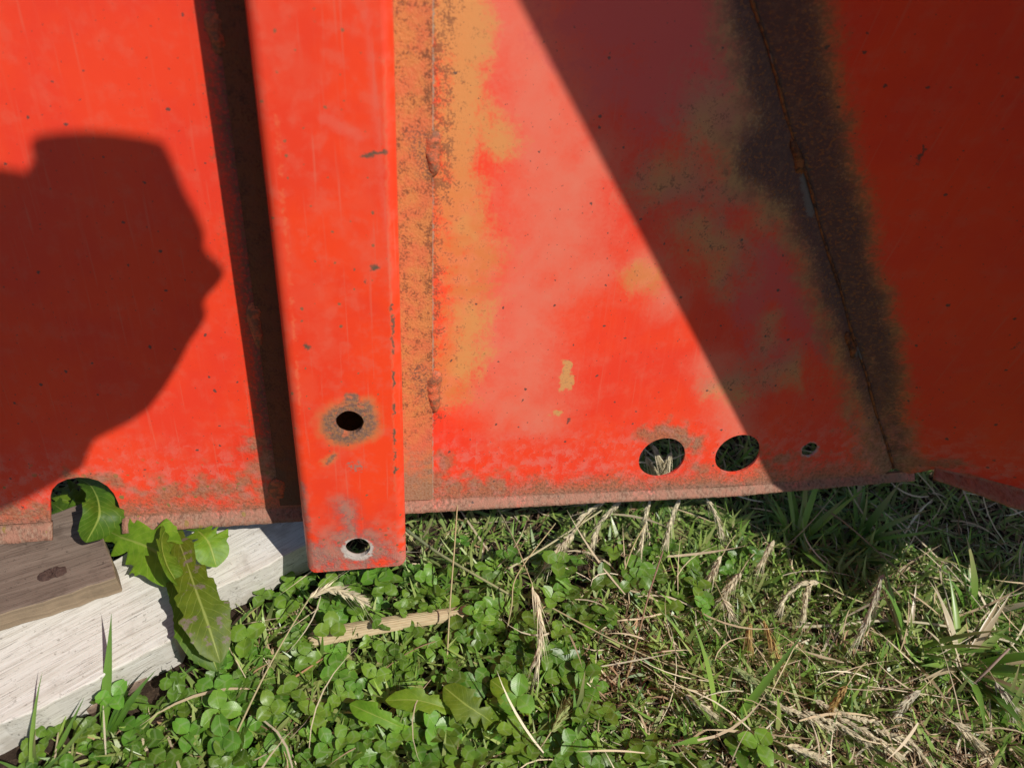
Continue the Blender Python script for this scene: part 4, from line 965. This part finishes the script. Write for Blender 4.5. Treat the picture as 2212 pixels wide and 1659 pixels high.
# flat dry corn-like stalk lying in the clover
def dry_stalk():
    A, B = G(672, 1378, .018), G(1010, 1318, .022); L = np.linalg.norm(B-A); T = (B-A)/L; Sd = nrm(np.cross(T, [0, 0, 1.0])); Nn = np.cross(Sd, T); n, m = 30, 15
    rgs = random.Random(9); v, tc = [], []
    for i in range(n):
        t = i/(n-1); w_ = .0105*(1-.25*t)
        for k in range(m):
            u = -1+2*k/(m-1); e = rgs.uniform(-.004, .004) if i in (0, n-1) else 0
            v.append(T*(L*t+e)+Sd*u*w_+Nn*((1-u*u)*.005+(.0003 if k % 2 else -.0002)+.002*math.sin(4*t)+rgs.uniform(-.0004, .0004))); c = (0.60, .49, .30) if k % 2 else (0.50, .38, .22)
            tc.append(np.array(c)*(1+rgs.uniform(-.1, .1)))
    f = [(i*m+k, i*m+k+1, (i+1)*m+k+1, (i+1)*m+k) for i in range(n-1) for k in range(m-1)]
    nb = len(v); v += [p-Nn*.003 for p in v]; tc += tc
    f += [tuple(i+nb for i in reversed(q)) for q in f]
    for k in range(m-1): f += [(k, k+nb, k+1+nb, k+1), ((n-1)*m+k, (n-1)*m+k+1, (n-1)*m+k+1+nb, (n-1)*m+k+nb)]
    me = arrmesh('dry_stalk', v, f); set_tint(me, np.array(tc)); o = link('dry_stalk', me, STRAW); o.location = A
    tag(o, 'broad ribbed tan dry stalk lying half hidden in the clover', 'dry stalk')
dry_stalk()

# ---------------------------------------------------------------- the person whose shadow falls on the panel (stands beside the camera, out of frame)
def person():
    sh = nrm(np.array([SUN[0], SUN[1], 0])); fdir = np.array([-sh[1], sh[0], 0])     # fdir: right-hand direction in the sun's view
    HC = hit(280, 480, PO, nW)+SUN*1.02
    def up3(x, y):                                               # pixel of the shadow -> point of the body's upright plane
        Sx = hit(x, y, PO, nW); return Sx+SUN*(((HC-Sx)@sh)/(SUN@sh))
    def q2(p): v = p-HC; return (float(v@fdir), float(v[2]))
    def inflate(name, px, thick, mat, parent, rows=.022, smooth_r=.09):
        out = [q2(up3(x, y)) for x, y in px]; dens = []
        for i in range(len(out)):
            a, b2 = np.array(out[i]), np.array(out[(i+1) % len(out)]); k = max(1, int(np.linalg.norm(b2-a)/.02))
            dens += [tuple(a+(b2-a)*j/k) for j in range(k)]
        xs = [p[0] for p in dens]; ys = [p[1] for p in dens]; D_ = np.array(dens); ex = []
        for x in np.arange(min(xs), max(xs), rows):
            for y in np.arange(min(ys), max(ys), rows):
                if inside_poly((x, y), dens) and np.min(np.hypot(D_[:, 0]-x, D_[:, 1]-y)) > .006: ex.append((float(x), float(y)))
        v2, tr = plate2d(dens, (), ex); V_ = []; n = len(v2)
        for s in (1, -1):
            for p in v2:
                ds = np.min(np.hypot(D_[:, 0]-p[0], D_[:, 1]-p[1])); w_ = thick*math.sqrt(max(0, 1-(1-min(1, ds/smooth_r))**2))
                V_.append(HC+fdir*p[0]+np.array([0, 0, p[1]])+SUN*(s*w_))
        F_ = [tuple(t) for t in tr]+[tuple(i+n for i in reversed(t)) for t in tr]
        me = mesh(name, V_, F_); bm = bmesh.new(); bm.from_mesh(me); bmesh.ops.remove_doubles(bm, verts=bm.verts, dist=1e-4); bmesh.ops.recalc_face_normals(bm, faces=bm.faces); bm.to_mesh(me); bm.free()
        return link(name, me, mat, parent, True)
    def plain(nm, c, r=.7):
        b = NB(nm); P = b.coord(); a = b.noise(P, 60, 4, .6); return b.bsdf(b.mix(a, c, tuple(x*.75 for x in c)), r, a, .3, .002, spec=.25)
    skin, cloth, denim, capm = plain('skin', (0.55, .32, .22), .55), plain('grey_jacket', (0.10, .11, .13), .85), plain('blue_trousers', (0.06, .08, .14), .85), plain('dark_cap', (0.03, .03, .035), .8)
    hip = up3(-640, 1240); base = np.array([hip[0], hip[1], 0])
    root = empty('person'); tag(root, 'person in dark cap, grey jacket and blue trousers leaning toward the red panel', 'person')
    capl = [(75, 356), (68, 330), (66, 305), (85, 292), (125, 286), (190, 283), (250, 287), (310, 296), (350, 306), (365, 330), (380, 365), (250, 352), (150, 372)]
    head = [(120, 350), (250, 330), (370, 345), (380, 365), (400, 415), (425, 460), (440, 495), (442, 515), (440, 530), (450, 548), (470, 565), (484, 582), (482, 600), (465, 622), (447, 640), (440, 655), (446, 672), (443, 690), (430, 712), (410, 740), (385, 790), (355, 840), (320, 885), (280, 912), (235, 935), (150, 950), (30, 800), (20, 560), (40, 420), (66, 352)]
    jack = [(60, 372), (100, 480), (180, 720), (270, 905), (235, 935), (205, 950), (192, 975), (180, 1010), (120, 1045), (60, 1078), (0, 1105), (-150, 1195), (-320, 1290), (-560, 1400), (-720, 1380), (-760, 1150), (-640, 860), (-450, 610), (-250, 430), (-120, 370), (0, 361)]
    inflate('body', head, .062, skin, root, .02, .075); inflate('cap', capl, .070, capm, root, .02, .05); inflate('jacket', jack, .10, cloth, root, .03, .12)
    for s in (-1, 1):                                            # legs, shoes
        hp = hip+sh*(.085*s); foot = np.array([hp[0], hp[1], .05])-fdir*.10+sh*(.03*s); knee = (hp+foot)/2+fdir*.03
        P = catmull([hp+np.array([0, 0, .04]), hp*.7+knee*.3, knee, knee*.45+foot*.55, foot], 22)
        v, f = tube_vf(P, list(np.interp(np.linspace(0, 1, 22), [0, .2, .5, .7, 1], [.10, .092, .065, .064, .05])), 12)
        link('trouser_leg', mesh('trouser_leg', v, f), denim, root, True)
        P = catmull([foot-fdir*.06+np.array([0, 0, 0]), foot+np.array([0, 0, -.008]), foot+fdir*.09+np.array([0, 0, -.018]), foot+fdir*.18+np.array([0, 0, -.022])], 12)
        v, f = tube_vf(P, list(np.interp(np.linspace(0, 1, 12), [0, .2, .5, .85, 1], [.035, .047, .042, .030, .018])), 10)
        link('shoe', mesh('shoe', v, f), capm, root, True)
        # arms folded back to the hips, hands with five fingers
        shd = up3(-150, 560)+sh*(.15*s); elb = up3(-480, 860)+sh*(.22*s); wr = up3(-480, 1180)+sh*(.17*s)
        v, f = tube_vf(catmull([shd, shd*.5+elb*.5, elb, elb*.5+wr*.5, wr], 20), list(np.linspace(.055, .03, 20)), 10)
        link('sleeve', mesh('sleeve', v, f), cloth, root, True)
        hd = nrm(wr-elb); V_, F_ = tube_vf([wr, wr+hd*.04, wr+hd*.085], [.024, .036, .030], 8)
        for k in range(5):
            o = sh*(-.028+.014*k) if k < 4 else sh*(-.04*s)
            st_ = wr+hd*(.08 if k < 4 else .03)+o; L = (.066, .075, .07, .055, .05)[k]
            tv, tf = tube_vf([st_, st_+hd*L*.5+fdir*.004, st_+hd*L*.8+fdir*.018], [.0088, .0082, .006], 6); b0 = len(V_)
            V_ += tv; F_ += [tuple(i+b0 for i in q) for q in tf]
        link('hand', mesh('hand', V_, F_), skin, root, True)
person()
